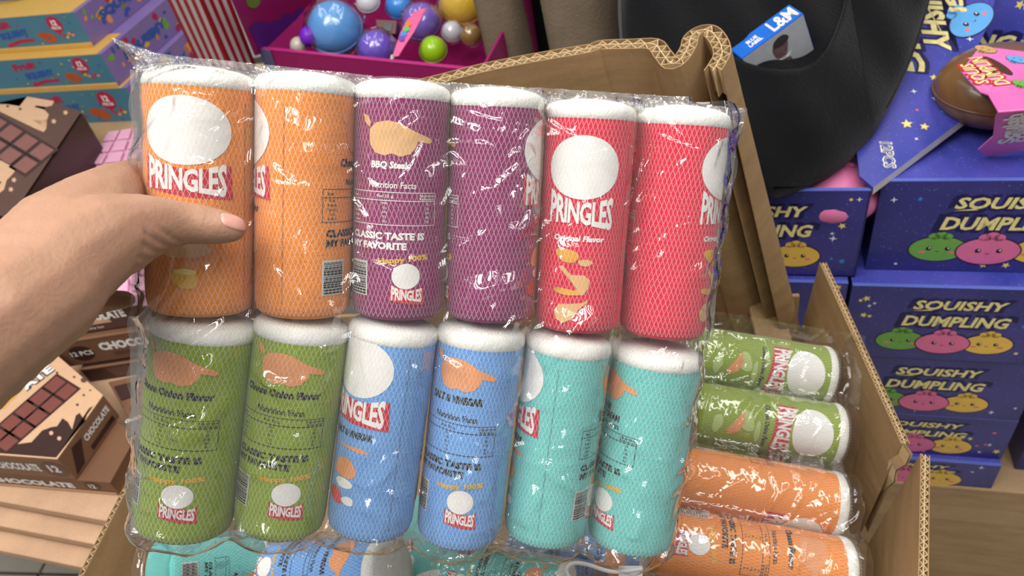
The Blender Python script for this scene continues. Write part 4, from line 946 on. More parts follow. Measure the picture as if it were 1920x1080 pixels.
# skin creases: shallow grooves at the thumb base and joints
def groove(c, axis, length, width, depth, along):
    return (c, axis.normalized(), length, width, depth, along.normalized())
GR = []
tdir = (P(372, 420, .466) - P(262, 426, .446)).normalized(); up_ = -CD
for k, (x, y, ln, dp) in enumerate(((318, 438, .016, .0011), (307, 448, .020, .0013), (296, 456, .022, .0013), (284, 464, .022, .0012), (270, 470, .020, .0010), (256, 478, .018, .0009), (242, 482, .016, .0008))):
    GR.append((P(x, y, .445), (CD * 0.75 + CR * (0.45 - 0.05 * k)).normalized(), ln, .0011, dp))
for x, y in ((398, 402), (392, 404), (404, 401)): GR.append((P(x, y, .462), CD, .008, .0007, .0005))
for x, y in ((172, 590), (150, 585)): GR.append((P(x, y, .47), (CD - CR * .5).normalized(), .03, .0014, .0016))
_n = len(hm.vertices); co_ = np.empty(_n * 3); hm.vertices.foreach_get('co', co_); co_ = co_.reshape(-1, 3); no_ = np.empty(_n * 3); hm.vertices.foreach_get('normal', no_); no_ = no_.reshape(-1, 3); cf_ = np.array(CF)
for c, ax, ln, wd, dp in GR:
    d = co_ - np.array(c); al = d @ np.array(ax); pe = d - np.outer(al, np.array(ax)); dep = pe @ cf_; pl = np.linalg.norm(pe - np.outer(dep, cf_), axis=1)
    msk = (np.abs(al) < ln) & (np.abs(dep) < 0.02) & (no_ @ cf_ < 0.2)
    co_ -= no_ * (dp * np.exp(-(pl / wd) ** 2) * np.clip(1 - (al / ln) ** 2, 0, 1) * msk)[:, None]
hm.vertices.foreach_set('co', co_.ravel()); hm.update()
hand = thing('hand', P(0, 592, .382), 'bare left hand gripping the pack of cans, thumb in front', 'hand')
hm.transform(Matrix.Translation(-hand.location)); link('hand_body', hm, hand)
bvh = BVHTree.FromPolygons([v.co for v in hm.vertices], [tuple(p.vertices) for p in hm.polygons])
# thumb nail laid on the thumb's surface
vs, fs = [], []; na, nb = 12, 10
for j in range(nb + 1):
    for i in range(na + 1):
        s, t = i / na * 2 - 1, j / nb * 2 - 1
        wy = 14.5 * math.sqrt(max(0.02, 1 - max(0, -s) ** 4 * .8 - max(0, s) ** 4 * .7)); px, py = 437 + 23 * s + 1.5 * t, 416.5 + 6.5 * s + wy * t
        o_ = CAM - hand.location; loc, nrm, _, _ = bvh.ray_cast(o_, ray(px, py).normalized())
        if loc is None or abs((loc - o_).dot(CF) - .4665) > .010: loc, nrm, _, _ = bvh.find_nearest(P(px, py, .466) - hand.location)
        vs.append(loc + nrm * (0.0009 if abs(s) < 1 and abs(t) < 1 else -0.0002))
fs = [(j * (na + 1) + i, j * (na + 1) + i + 1, (j + 1) * (na + 1) + i + 1, (j + 1) * (na + 1) + i) for j in range(nb) for i in range(na)]
o = link('thumb_nail', mesh('thumb_nail', vs, fs, mat('nail', (200, 148, 134), 0.2, .03, 40, sss=.15), True), hand); o['label'] = 'short bare thumb nail'

# ================================================================== TABLE AND CHOCOLATE BOXES (left)
def drop_to(p, py):
    lo, hi = 0.0, 0.5
    for _ in range(40):
        mid = (lo + hi) / 2; q = p - Vector((0, 0, mid)) - CAM
        if 540 + FPX * q.dot(CD) / q.dot(CF) < py: lo = mid
        else: hi = mid
    return (lo + hi) / 2
ZB = 0.655; hB = drop_to(onz(108, 862, ZB), 900); _c2 = onz(206, 903, ZB - hB); TBL = ZB - hB - drop_to(_c2, 928)
tabz = [onz(x, y, TBL) for x, y in ((-120, 918), (0, 926), (196, 976))]
e_dir = (tabz[2] - tabz[0]).normalized(); e_in = Vector((-e_dir.y, e_dir.x, 0))
t0_ = tabz[0] - e_dir * 0.5; t1_ = tabz[2] + e_dir * 0.02
table = thing('display_table', Vector((t0_.x, t0_.y, 0)), 'low display table topped with layered pinkish boards under the chocolate boxes', 'table')
for k, (dz, out) in enumerate(((0.0, 0.0), (-0.024, 0.028), (-0.048, 0.056))):
    a = t0_ - e_in * out; b = t1_ - e_in * out; q = [a, b, b + e_in * (1.25 + out), a + e_in * (1.25 + out)]
    link('board', prism_me('board', [Vector((p.x, p.y, TBL + dz)) - table.location for p in q], Vector((0, 0, -0.016)), CARD_PINK, 0.002), table)
    link('spacer', prism_me('spacer', [Vector((p.x, p.y, TBL + dz - 0.016)) - table.location for p in (a + e_in * .02, b + e_in * .02, b + e_in * 1.2, a + e_in * 1.2)], Vector((0, 0, -0.008)), mat('spacer_dark', (96, 74, 60), .8)), table)
for fx, fy in ((0.06, 0.45), (0.06, 1.2), (0.93, 0.45), (0.93, 1.2)):
    c = t0_.lerp(t1_, fx) + e_in * fy; link('leg', prism_me('leg', [Vector((c.x + dx, c.y + dy, TBL - .072)) - table.location for dx, dy in ((-.02, -.02), (.02, -.02), (.02, .02), (-.02, .02))], Vector((0, 0, -(TBL - FZ - .072 - .001))), CARD_PINK, .001), table)
COCO = mat('chocolate_card', (92, 66, 58), 0.4, .06, 20); COCO_D = mat('chocolate_dark', (62, 40, 36), 0.35, .06, 20); CREAM = mat('cream_print', (212, 172, 138), 0.45, .04); SEG = mat('chocolate_segment', (136, 90, 84), 0.4, .05); SEGB = mat('chocolate_segment_red', (124, 70, 62), 0.4, .05)
BRN = mat('brown_card', (118, 84, 62), 0.5, .06, 20); BRN_S = mat('brown_card_side', (132, 98, 74), 0.5, .06, 20)
def flat_on(o, Z): return (lambda x, y, l: onz(x, y, Z) - o + Vector((0, 0, l)))
def face_print(root, name, pa, pb, up_vec, items, outward):
    """lettering on an upright face between points pa and pb (left to right)"""
    u = (pb - pa).normalized(); n = u.cross(up_vec).normalized(); n = n if n.dot(outward) > 0 else -n; pr = Print(); L = (pb - pa).length
    for it in items: it(pr, L)
    return pr.build(name, root, plane_mapper(pa - root.location, u, up_vec, n), lift=0.0006)
# box B: cream lid with chocolate bar
BP = [(86, 648), (194, 742), (108, 862), (-40, 851), (-110, 800), (-10, 700)]
bpt = [onz(x, y, ZB) for x, y in BP]
cb = thing('chocolate_box', bpt[2] - Vector((0, 0, hB)), 'cream and brown chocolate box with a printed bar, top of the near pile', 'box', 'chocolate boxes')
link('box_body', prism_me('box_body', [p - cb.location for p in bpt], Vector((0, 0, -hB)), BRN_S, 0.0015), cb)
pr = Print(); pr.poly(BP[::-1], CREAM, 0)
pr.poly([(-60, 846), (106, 859), (176, 762), (168, 766), (160, 790), (150, 775), (143, 780), (136, 806), (128, 792), (118, 785), (108, 800), (96, 802), (80, 808), (60, 830), (30, 834), (-60, 820)], COCO_D, 1)
for x, y in ((97, 813), (112, 823)): pr.poly(ell(x, y, 4, 4, 10), CREAM, 2)
for r_ in range(5):
    for c_ in range(2):
        cx, cy = 104 + c_ * 21.5 - r_ * 27.5, 722 + c_ * 13.5 + r_ * 24.0
        sh = lambda f: [(cx + f * (a * 10.7 - b * 13.7), cy + f * (a * 6.7 + b * 12.0)) for a, b in ((-1, -1), (1, -1), (1, 1), (-1, 1))]
        pr.poly(sh(1.12), COCO_D, 3); pr.poly(sh(.84), SEGB, 4)
for x, y, r in ((158, 714, 6), (140, 708, 2.5), (108, 700, 2.5), (158, 742, 2.5), (146, 760, 3), (170, 733, 2)): pr.poly(ell(x, y, r, r * .8, 10), COCO, 5)
pr.build('lid_print', cb, flat_on(cb.location, ZB), lift=0.0012)
def px_text(root, name, o, Z, body, a, b, hf, m, bold=.05, lift=.002):
    A, B2 = onz(*a, Z), onz(*b, Z); u = (B2 - A).normalized(); L = (B2 - A).length; pr = Print(); pr.text(body, 0, 0, L * hf, m, 0, bold, width=L); pr.build(name, root, plane_mapper((A + B2) / 2 - o, u, Vector((0, 0, 1)).cross(u), Vector((0, 0, 1))), lift=lift)
px_text(cb, 'title_lettering', cb.location, ZB, 'ATE', (44, 730), (98, 690), .50, COCO_D, .12); px_text(cb, 'title_lettering', cb.location, ZB, 'ATE', (44, 730), (98, 690), .42, WHITE, .05, .0026)
px_text(cb, 'title_lettering', cb.location, ZB, 'mini', (4, 766), (38, 730), .30, YEL, .06)
up = Vector((0, 0, 1))
face_print(cb, 'side_lettering', bpt[2] - up * hB, bpt[1] - up * hB, up, [lambda pr, L: pr.poly([(L * .05, hB * .1), (L * .22, hB * .12), (L * .40, hB * .78), (L * .22, hB * .85)], COCO_D, 0), lambda pr, L: pr.text('CHOCOLATE', L * .68, hB * .62, hB * .24, WHITE, 1, .05, width=L * .52), lambda pr, L: pr.poly(rect(L * .42, hB * .12, L * .92, hB * .30), COCO_D, 0)], bpt[2] - bpt[0])
face_print(cb, 'front_lettering', bpt[3] - up * hB, bpt[2] - up * hB, up, [lambda pr, L: pr.poly(ell(L * .84, hB * .5, hB * .42, hB * .34), COCO, 0), lambda pr, L: pr.text('12', L * .84, hB * .52, hB * .34, WHITE, 1, .04), lambda pr, L: pr.text('CHOCOLATE', L * .38, hB * .52, hB * .36, WHITE, 1, .05, width=L * .56)], Vector((0, -1, 0)))
# box under it
Z_2 = ZB - hB; C2 = [(258, 812), (206, 905), (-60, 884), (-120, 820), (40, 690)]
c2p = [onz(x, y, Z_2 - .0005) for x, y in C2]; h2 = max(0.03, Z_2 - TBL - 0.001)
c2 = thing('chocolate_box', c2p[1] - up * h2, 'brown chocolate box under the cream one, white lettering on its front', 'box', 'chocolate boxes')
link('box_body', prism_me('box_body', [p - c2.location for p in c2p], -up * (h2 - .0005), BRN, 0.0015), c2)
face_print(c2, 'front_lettering', c2p[2] - up * h2, c2p[1] - up * h2, up, [lambda pr, L: pr.text('CHOCOLATE', L * .42, h2 * .55, h2 * .40, WHITE, 1, .06, width=L * .60), lambda pr, L: pr.poly(rect(L * .02, h2 * .08, L * .98, h2 * .24), CREAM, 0), lambda pr, L: pr.poly(ell(L * .85, h2 * .6, h2 * .4, h2 * .3), COCO_D, 0), lambda pr, L: pr.text('12', L * .85, h2 * .6, h2 * .3, WHITE, 1, .03)], Vector((0, -1, 0)))
# pile behind
fa, fb = onz(86, 647, .662), onz(262, 620, .662); fu = (fb - fa).normalized(); fv = Vector((-fu.y, fu.x, 0))
specs = [(.722, .664, 0.012, 0.0, COCO, 'dark brown chocolate box, top of the pile behind the hand'), (.662, .602, 0.0, 0.0, BRN, 'brown chocolate box with white lettering, second in the pile behind'), (.600, TBL + .001, -.008, 0.03, COCO_D, 'chocolate box with a printed bar, third in the pile behind')]
for k, (zt, zb_, back, sh_, mt, lb) in enumerate(specs):
    o = fa + fu * sh_ + fv * back; o = Vector((o.x, o.y, zb_)); hh = zt - zb_
    t = thing('chocolate_box', o, lb, 'box', 'chocolate boxes'); link('box_body', prism_me('box_body', [up * hh, fu * .30 + up * hh, fu * .30 + fv * .22 + up * hh, fv * .22 + up * hh], -up * (hh - .001), mt, .0015), t)
    link('top_edge', prism_me('top_edge', [up * (hh + .0004) - fv * .0008, fu * .30 + up * (hh + .0004) - fv * .0008, fu * .30 + fv * .004 + up * (hh + .0004), fv * .004 + up * (hh + .0004)], -up * .003, BRN_S), t)
    if k == 0: its = [lambda pr, L: pr.text('CHOCOLATE', L * .34, hh * .6, hh * .36, WHITE, 1, .06, width=L * .36), lambda pr, L: pr.poly([(L * .12, hh * .3), (L * .42, hh * .3), (L * .40, hh * .5), (L * .14, hh * .45)], CREAM, 0), lambda pr, L: pr.text('mini squishy bar', L * .26, hh * .16, hh * .10, WHITE, 1, .01, width=L * .20)]
    elif k == 1: its = [lambda pr, L: pr.poly(ell(L * .16, hh * .48, hh * .36, hh * .30), COCO_D, 0), lambda pr, L: pr.text('12 PCS', L * .16, hh * .48, hh * .18, WHITE, 1, .02), lambda pr, L: pr.text('CHOCOLATE', L * .50, hh * .62, hh * .32, WHITE, 1, .06, width=L * .44), lambda pr, L: pr.poly(rect(L * .34, hh * .22, L * .72, hh * .36), COCO, 0)]
    else: its = [lambda pr, L: pr.poly([(L * .18, hh * .15), (L * .40, hh * .15), (L * .36, hh * .85), (L * .14, hh * .85)], COCO, 0), lambda pr, L: pr.poly(ell(L * .5, hh * .5, hh * .28, hh * .22), CREAM, 0), lambda pr, L: pr.text('12', L * .5, hh * .5, hh * .2, COCO_D, 1, .03)]
    face_print(t, 'front_lettering', o, o + fu * .30, up, its, -fv)
gp_ = [onz(x, y, .606) for x, y in ((202, 716), (300, 694), (300, 845), (258, 812))]
t = thing('chocolate_box', Vector((gp_[3].x, gp_[3].y, TBL + .001)), 'brown chocolate box between the cream one and the held pack', 'box', 'chocolate boxes')
link('box_body', prism_me('box_body', [p - t.location for p in gp_], -up * (.606 - TBL - .002), BRN, .0015), t)
pr = Print(); pr.poly([(214, 726), (246, 718), (252, 744), (228, 752)][::-1], COCO_D, 0).poly(ell(258, 768, 14, 9, 16), COCO, 0); pr.build('lid_print', t, flat_on(t.location, .606), lift=.002)
px_text(t, 'lid_lettering', t.location, .606, 'CHOCOLATE', (236, 792), (290, 776), .16, WHITE)
# box A: big dark chocolate box with segments
ZA = 0.842
AP = [(58, 183), (155, 212), (23, 412), (-150, 380), (-170, 330), (-60, 250)]
ap = [onz(x, y, ZA) for x, y in AP]; hA = ZA - 0.724
ca = thing('chocolate_box', ap[1] - up * hA, 'large dark chocolate box with cream drips and bar segments, above the hand', 'box', 'chocolate boxes')
link('box_body', prism_me('box_body', [p - ca.location for p in ap], -up * hA, COCO_D, 0.004), ca)
pr = Print(); pr.poly(AP[::-1], COCO, 0)
k3 = 1 / 3.857; cq = lambda pts: [(x * k3, 160 + y * k3) for x, y in pts]
pr.poly(cq([(-60, 150), (60, 150), (150, 165), (205, 95), (400, 128), (385, 160), (340, 170), (275, 160), (255, 170), (330, 190), (362, 225), (350, 262), (310, 268), (240, 262), (300, 300), (345, 325), (325, 352), (270, 330), (-60, 170)]), CREAM, 1)
for i in range(4):
    for j in range(2):
        cx, cy = 310 - i * 113 + j * -115, 495 - i * 67 + j * 95
        q = lambda f: cq([(cx + f * (a * 56 - b * 57), cy + f * (a * 33 + b * 47)) for a, b in ((-1, -1), (1, -1), (1, 1), (-1, 1))])
        pr.poly(q(1.1), COCO_D, 2); pr.poly(q(.80), SEG, 3)
pr.poly(cq([(-60, 560), (20, 560), (130, 620), (100, 660), (60, 700), (40, 770), (0, 800), (-60, 760)]), CREAM, 2)
for x, y in ((483, 212), (398, 275), (90, 768), (112, 700)): pr.poly([(x_ * k3, 160 + y_ * k3) for x_, y_ in star(x, y, 20, 5, .6)], CREAM, 2)
for x, y in ((65, 165), (155, 185), (10, 718)): pr.poly(cq(ell(x, y, 12, 9, 10)), COCO, 3)
pr.build('lid_print', ca, flat_on(ca.location, ZA), lift=0.0045)
# pink segmented bars
PKB = mat('pink_bar', (236, 176, 206), 0.3, .05, 30, coat=.3)
def pink_bar(quad, Z, nx_, ny_, th, label):
    c = [onz(x, y, Z) for x, y in quad]; o = c[0] - up * th; t = thing('pink_bar_toy', o, label, 'toy')
    link('bar_base', prism_me('bar_base', [p - o for p in c], -up * th, PKB, .002), t)
    for i in range(nx_):
        for j in range(ny_):
            q = []
            for s, r in ((i + .08, j + .08), (i + .92, j + .08), (i + .92, j + .92), (i + .08, j + .92)):
                s /= nx_; r /= ny_; q.append(c[0] * (1 - s) * (1 - r) + c[1] * s * (1 - r) + c[2] * s * r + c[3] * (1 - s) * r - o + up * .007)
            link('segment', prism_me('segment', q, -up * .006, PKB, .0025), t)
    return t
pink_bar([(160, 315), (300, 300), (300, 236), (205, 250)], .752, 4, 3, .025, 'pink glossy segmented bar toy beside the dark chocolate box')
pink_bar([(160, 552), (290, 552), (290, 490), (170, 500)], .752, 3, 2, .027, 'pink segmented bar toy seen below the hand')
# tall carton under the teal boxes
sc_o = onz(262, 238, .722)
t = thing('closed_carton', Vector((sc_o.x - .42, sc_o.y + .02, TBL + .002)), 'closed tan carton beneath the teal fruit boxes', 'carton')
link('body', prism_me('body', [Vector((0, 0, .722 - TBL - .002)), Vector((.62, -.16, .722 - TBL - .002)), Vector((.72, .18, .722 - TBL - .002)), Vector((.10, .34, .722 - TBL - .002))], Vector((0, 0, -(.722 - TBL - .003))), CARD2, .003), t)

# ================================================================== TEAL FRUIT BOXES (top left)
TEAL = mat('teal_card', (72, 124, 146), 0.35, .05, 12); LILAC = mat('lilac_card', (132, 112, 172), 0.4, .08, 14); YELC = mat('yellow_card', (210, 166, 84), 0.45, .05); BLP = mat('blue_print', (44, 88, 168), .5); MANGO = mat('mango_print', (178, 84, 44), .45, .1); CRIM = mat('crimson_print', (176, 36, 76), .45)
TY = math.radians(-19); TX_ = Vector((math.cos(TY), math.sin(TY), 0)); TYv = Vector((-math.sin(TY), math.cos(TY), 0)); K = 1.72 / 1.5
def fruit_box(ftr, zb_, label, seed):
    ftr = CAM + (ftr - CAM) * K; zb_ = 1.5 + (zb_ - 1.5) * K; W, D, H = .40, .30, ftr.z - zb_
    o = Vector((ftr.x, ftr.y, zb_)) - TX_ * W; t = thing('fruit_box', o, label, 'box', 'teal fruit boxes')
    v = [TX_ * (W * i) + TYv * (D * j) + up * ((H - .001) * k) for k in (0, 1) for j in (0, 1) for i in (0, 1)]
    link('box_body', mesh('box_body', v, [(0, 1, 5, 4), (1, 3, 7, 5), (3, 2, 6, 7), (2, 0, 4, 6), (4, 5, 7, 6), (0, 2, 3, 1)], [TEAL, LILAC, YELC], fmat=[0, 1, 0, 1, 1, 2]), t)
    link('tray_top', prism_me('tray_top', [up * (H - .0008), TX_ * (W - .012) + up * (H - .0008), TX_ * (W - .012) + TYv * .10 + up * (H - .0008), TYv * .10 + up * (H - .0008)], up * .0006, YELC), t)
    link('tray_lip', prism_me('tray_lip', [-TYv * .004, TX_ * W - TYv * .004, TX_ * W + TYv * .01, TYv * .01], up * .010, YELC, .001), t)
    pr = Print(); L = W
    pr.poly(ell(L * .83, H * .70, H * .24, H * .24, 24), CRIM, 0).text('12', L * .83, H * .75, H * .16, WHITE, 1, .05).text('PIECES', L * .83, H * .60, H * .08, WHITE, 1, .03)
    pr.poly(blob(L * .74, H * .36, H * .26, H * .15, rot=-.35, seed=seed), MANGO, 0)
    pr.text('Fruit', L * .46, H * .78, H * .22, CRIM, 1, .06, width=L * .16, rot=.1).text('SQUISHY', L * .53, H * .50, H * .22, BLP, 1, .07, width=L * .20, rot=.1)
    pr.poly([(L * .44, H * .22), (L * .54, H * .34), (L * .64, H * .36), (L * .64, H * .27), (L * .54, H * .24), (L * .45, H * .13)], CRIM, 0)
    rg = random.Random(seed)
    for k in range(16): pr.poly(blob(L * rg.uniform(.3, .95), H * rg.uniform(.1, .95), H * .035, H * .025, n=8, seed=k), rg.choice((CRIM, BLP, YEL, GREEND)), 0)
    for k in range(5): pr.poly(blob(L * (.83 + .02 * k), H * (.42 - .05 * (k % 3)), H * .05, H * .045, n=10, seed=k), rg.choice((YEL, ORG_CHIP, REDP)), 1)
    pr.build('front_print', t, plane_mapper(Vector((0, 0, 0)), TX_, up, -TYv), lift=.0006)['kind'] = 'stuff'
    pr = Print()
    for k in range(26): pr.poly(blob(D * rg.uniform(.05, .95), H * rg.uniform(.1, .9), H * rg.uniform(.05, .16), H * rg.uniform(.05, .12), n=12, seed=k), rg.choice((BLP, BLP, YEL, GREEND, ORG_CHIP, CRIM)), 0)
    pr.text('SQUISHY', D * .5, H * .5, H * .3, BLP, 1, .06, width=D * .6); pr.build('side_print', t, plane_mapper(TX_ * W, TYv, up, TX_), lift=.0006)
    return t
fruit_box(Vector((-.694, 1.530, 1.033)), .964, 'teal fruit toy box with crimson 12 badge, top of its stack', 1)
fruit_box(Vector((-.668, 1.484, .964)), .895, 'teal fruit toy box in the middle of its stack of three', 2)
fruit_box(Vector((-.652, 1.473, .895)), .812, 'teal fruit toy box lowest in its stack of three', 3)
# green wrapped toy on top
gp = P(40, 2, 1.80)
t = thing('wrapped_toy', gp, 'green toy in crinkled clear wrap on the teal boxes', 'toy')
bm = bmesh.new(); bmesh.ops.create_uvsphere(bm, u_segments=24, v_segments=14, radius=.045)
for v in bm.verts: v.co = Vector((v.co.x * 1.5, v.co.y, v.co.z * .7)) + Vector((0, .04, .025))
link('body', bm_mesh('body', bm, mat('green_toy', (60, 170, 80), .4), True), t)
bm = bmesh.new(); bmesh.ops.create_icosphere(bm, subdivisions=5, radius=.06)
for v in bm.verts:
    n_ = v.co.normalized(); k = 1 + .10 * math.sin(n_.x * 17 + n_.y * 9) * math.sin(n_.z * 13 + 2) + .05 * math.sin(n_.y * 31); v.co = Vector((v.co.x * 2.4, v.co.y, v.co.z * .72)) * k + Vector((0, .04, .026))
link('wrap', bm_mesh('wrap', bm, FILM_SOFT, True), t)

# ================================================================== STRIPED BOX AND PINK DISPLAY
STRIPE_R = mat('stripe_red', (138, 24, 34), .4, .06); STRIPE_W = mat('stripe_white', (178, 164, 166), .4, .05)
sb = P(430, 140, 1.50); zt = sb.z + .17
t = thing('striped_box', sb, 'red and white striped popcorn-style box standing by the pink display', 'box')
pa, pb_, pcn = P(376, 128, 1.52), P(438, 140, 1.47), P(484, 134, 1.52)
for nm, a, b, ns in (('striped_panel', pa, pb_, 9), ('striped_panel', pb_, pcn, 7)):
    a = Vector((a.x, a.y, sb.z)); b = Vector((b.x, b.y, sb.z)); vs = []; fs = []; mi = []
    for k in range(ns + 1):
        s = k / ns; p = a.lerp(b, s) - sb; q = p + up * (zt - sb.z) + (p - (a.lerp(b, .5) - sb)) * .12
        vs += [p, q, p + Vector((0, .004, 0)), q + Vector((0, .004, 0))]
    for k in range(ns): c = 4 * k; fs += [(c, c + 4, c + 5, c + 1), (c + 2, c + 3, c + 7, c + 6)]; mi += [k % 2] * 2
    link(nm, mesh(nm, vs, fs, [STRIPE_R, STRIPE_W], fmat=mi), t)
bk = [Vector((p.x, p.y, sb.z)) - sb for p in (pa, pb_, pcn)]; link('box_core', prism_me('box_core', [bk[0] + Vector((.004, .006, .16)), bk[1] + Vector((0, .008, .16)), bk[2] + Vector((-.004, .006, .16)), bk[2] + Vector((-.03, .10, .16)), bk[0] + Vector((.03, .10, .16))], -up * .36, STRIPE_R), t)
MAG = mat('magenta_card', (146, 26, 92), .35, .05); PUR = mat('purple_card', (84, 36, 132), .4, .06); MAGL = mat('magenta_light', (180, 44, 122), .35); GRYB = mat('greyblue_card', (84, 84, 120), .4)
ZP = P(640, 105, 1.40).z
q0, q1 = onz(486, 92, ZP), onz(845, 128, ZP); pu = (q1 - q0).normalized(); pv = Vector((-pu.y, pu.x, 0)); PW = (q1 - q0).length + .06; PD = .40; PH = .13
pd = thing('display_tray', q0 - up * PH, 'open magenta display tray with purple scallops, full of toy balls', 'display tray')
def pan(nm, poly, th, m): return link(nm, prism_me(nm, poly, th, m, .0008), pd)
pan('front_wall', [Vector((0, 0, 0)), pu * PW, pu * PW + up * PH, up * PH], pv * .006, MAG)
pan('corner_post', [-pv * .001, pu * .024 - pv * .001, pu * .030 - pv * .001 + up * PH, -pv * .001 + up * (PH + .004)], -pv * .002, GRYB)
pan('tray_floor', [Vector((0, 0, 0)), pu * PW, pu * PW + pv * PD, pv * PD], up * .004, MAG)
pan('side_wall', [Vector((0, 0, 0)), pv * PD, pv * PD + up * (PH + .22) - pu * .0, up * PH], pu * .005, MAGL)
pan('side_wall', [pu * PW, pu * PW + pv * PD, pu * PW + pv * PD + up * (PH + .12), pu * PW + up * PH], -pu * .005, MAG)
pan('back_wall', [pv * PD, pu * PW + pv * PD, pu * PW + pv * PD + up * (PH + .22), pv * PD + up * (PH + .22)], -pv * .005, MAG)
o_l = link('front_rim', prism_me('front_rim', [up * PH - pv * .001, pu * PW + up * PH - pv * .001, pu * PW + up * PH + pv * .008, up * PH + pv * .008], up * .002, MAGL, .0006), pd)
# side card with purple scallops, left of the tray
sc0 = q0 - up * .02; s_n = (P(470, 40, 1.42) - sc0).cross(P(540, 5, 1.50) - sc0).normalized(); s_n = s_n if s_n.dot(CAM - sc0) > 0 else -s_n
spx = [(480, 105), (424, -30), (640, -40), (600, 0), (512, 92)]
sp_ = [onplane(x, y, sc0, s_n) - pd.location for x, y in spx]; pan('side_card', sp_, -s_n * .004, MAG)
pr = Print(); pr.poly([(486, 96), (466, 50), (480, 42), (494, 40), (504, 45), (512, 38), (524, 37), (530, 28), (540, 24), (548, 28), (556, 18), (566, 12), (570, 18), (545, 48), (514, 84), (504, 94)], PUR, 0).poly(ell(474, 2, 13, 13, 20), mat('olive_print', (112, 134, 44), .5), 0)
pr.build('scallop_print', pd, lambda x, y, l: onplane(x, y, sc0, s_n) - pd.location + s_n * l, lift=.001)
pr = Print()
for x, y, r in ((0.14, .07, .016), (.30, .05, .02), (.22, .02, .01)): pr.poly(star(x, y, r, 4, .7, .5), PUR, 0)
pr.build('front_print', pd, plane_mapper(Vector((0, 0, 0)), pu, up, -pv), lift=.0006)['kind'] = 'stuff'
t = thing('closed_carton', Vector((q0.x, q0.y, 0.0)), 'closed tan carton under the magenta tray', 'carton')
link('body', prism_me('body', [up * (ZP - PH - .002), pu * PW + up * (ZP - PH - .002), pu * PW + pv * PD + up * (ZP - PH - .002), pv * PD + up * (ZP - PH - .002)], -up * (ZP - FZ - PH - .004), CARD2, .003), t)
def ball(px, py, z, rpx, colr, label, cap=None, wrap=False):
    c = P(px, py, z); r = rpx * z / FPX; t = thing('toy_ball', c - up * r, label, 'toy', 'toy balls in the magenta tray')
    bm = bmesh.new(); bmesh.ops.create_uvsphere(bm, u_segments=32, v_segments=20, radius=r)
    for v in bm.verts: v.co = v.co + up * r
    nm = 'ball_%02x%02x%02x' % colr; link('ball', bm_mesh('ball', bm, mat(nm, colr, .25, .03, 20, coat=.4), True), t)
    bm = bmesh.new(); tube_bm(bm, [Vector((math.cos(a) * r, math.sin(a) * r * math.cos(.6), math.sin(a) * r * math.sin(.6) + r)) for a in np.linspace(0, 2 * math.pi, 33)], r * .035, 6, False); link('seam_ring', bm_mesh('seam_ring', bm, mat(nm, colr), True), t)
    if cap:
        bm = bmesh.new(); bmesh.ops.create_uvsphere(bm, u_segments=20, v_segments=12, radius=r * .36)
        for v in bm.verts: v.co = v.co + P(cap[0], cap[1], z - .02) - c + up * r
        link('button', bm_mesh('button', bm, mat('ball_purple_button', (112, 30, 190), .4), True), t)
    if wrap:
        bm = bmesh.new(); bmesh.ops.create_icosphere(bm, subdivisions=4, radius=r * 1.13)
        for v in bm.verts:
            n_ = v.co.normalized(); v.co = v.co * (1 + .05 * math.sin(n_.x * 14 + 1) * math.sin(n_.z * 11) + .04 * abs(math.sin(n_.y * 9 + n_.x * 7))) + up * r
        link('wrap', bm_mesh('wrap', bm, FILM_SOFT, True), t)
ball(628, 54, 1.47, 51, (78, 150, 220), 'largest toy ball, sky blue with a purple button, in clear wrap', (580, 68), True)
ball(706, 92, 1.45, 34, (104, 70, 200), 'violet toy ball beside the big blue one', None, True)
ball(790, 42, 1.56, 36, (120, 96, 196), 'pale violet wrapped toy ball behind the rainbow foil', None, True)
ball(812, 94, 1.46, 26, (150, 196, 30), 'lime green toy ball near the tray corner')
ball(868, 6, 1.58, 44, (232, 186, 30), 'yellow toy ball at the back of the tray', None, True)
ball(748, 12, 1.62, 26, (64, 140, 220), 'blue toy ball deep in the tray beside the dark red box')
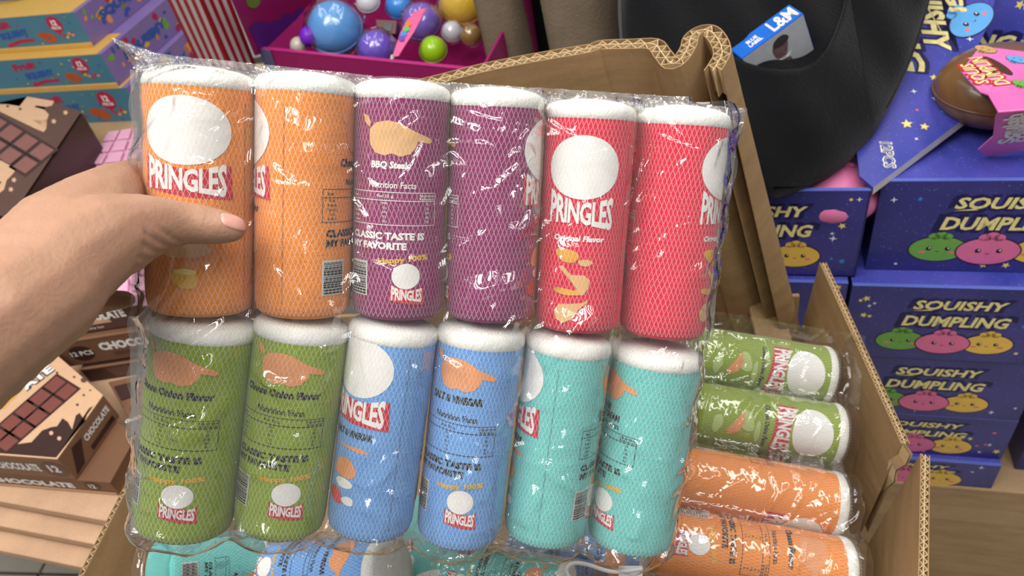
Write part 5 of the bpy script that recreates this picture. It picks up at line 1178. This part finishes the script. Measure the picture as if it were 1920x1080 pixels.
ball(690, 4, 1.58, 22, (214, 214, 224), 'white toy ball above the violet one')
ball(884, 66, 1.50, 20, (150, 112, 40), 'small bronze toy ball by the right wall of the tray', None, True)
ball(848, 60, 1.52, 20, (206, 206, 214), 'clear silvery toy ball beside the yellow one', None, True)
ball(560, 85, 1.47, 16, (190, 178, 168), 'small beige toy ball in the tray corner')
t = thing('small_box', P(716, 52, 1.47), 'small dark red box lying between the toy balls', 'box')
link('body', prism_me('body', [P(x, y, 1.46) - t.location for x, y in ((704, 36), (745, 38), (742, 64), (708, 62))], CF * .04, mat('dark_red_box', (84, 20, 34), .4), .001), t)
link('window', prism_me('window', [P(x, y, 1.4585) - t.location for x, y in ((716, 42), (736, 43), (734, 58), (718, 57))], CF * .002, mat('dark_window', (22, 14, 24), .2)), t)
# rainbow foil strip
fp_ = [(735, 108), (741, 88), (750, 62), (762, 38), (780, 20), (800, 14), (790, 34), (776, 60), (760, 84), (748, 104)]
t = thing('foil_wrapper', P(745, 100, 1.385), 'twisted pink rainbow foil wrapper leaning out of the magenta tray', 'wrapper')
link('foil', prism_me('foil', [P(x, y, 1.385 + (108 - y) * .0006) - t.location for x, y in fp_], CF * .003, mat('pink_foil', (236, 104, 160), .25, .1, 60, metal=.3), .0006), t)
for k, (ppx, cc) in enumerate(((( 765, 45), (226, 120, 60)), ((762, 54), (90, 190, 90)), ((757, 63), (60, 140, 220)), ((753, 72), (110, 70, 180)))):
    c = [P(x, y, 1.382 + (108 - y) * .0006) - t.location for x, y in [(ppx[0] + 6 * math.cos(a), ppx[1] + 5 * math.sin(a)) for a in np.linspace(0, 6.28, 13)[:-1]]]; link('rainbow_patch', prism_me('rainbow_patch', c, CF * .001, mat('foil_patch_%d' % k, cc, .3)), t)
bm = bmesh.new(); tube_bm(bm, [P(x, y, 1.375) - t.location for x, y in ((737, 104), (734, 112), (738, 124), (742, 145))], [.004, .003, .0035, .003], 8); link('twist_tail', bm_mesh('twist_tail', bm, mat('clear_tail', (188, 184, 180), .3), True), t)
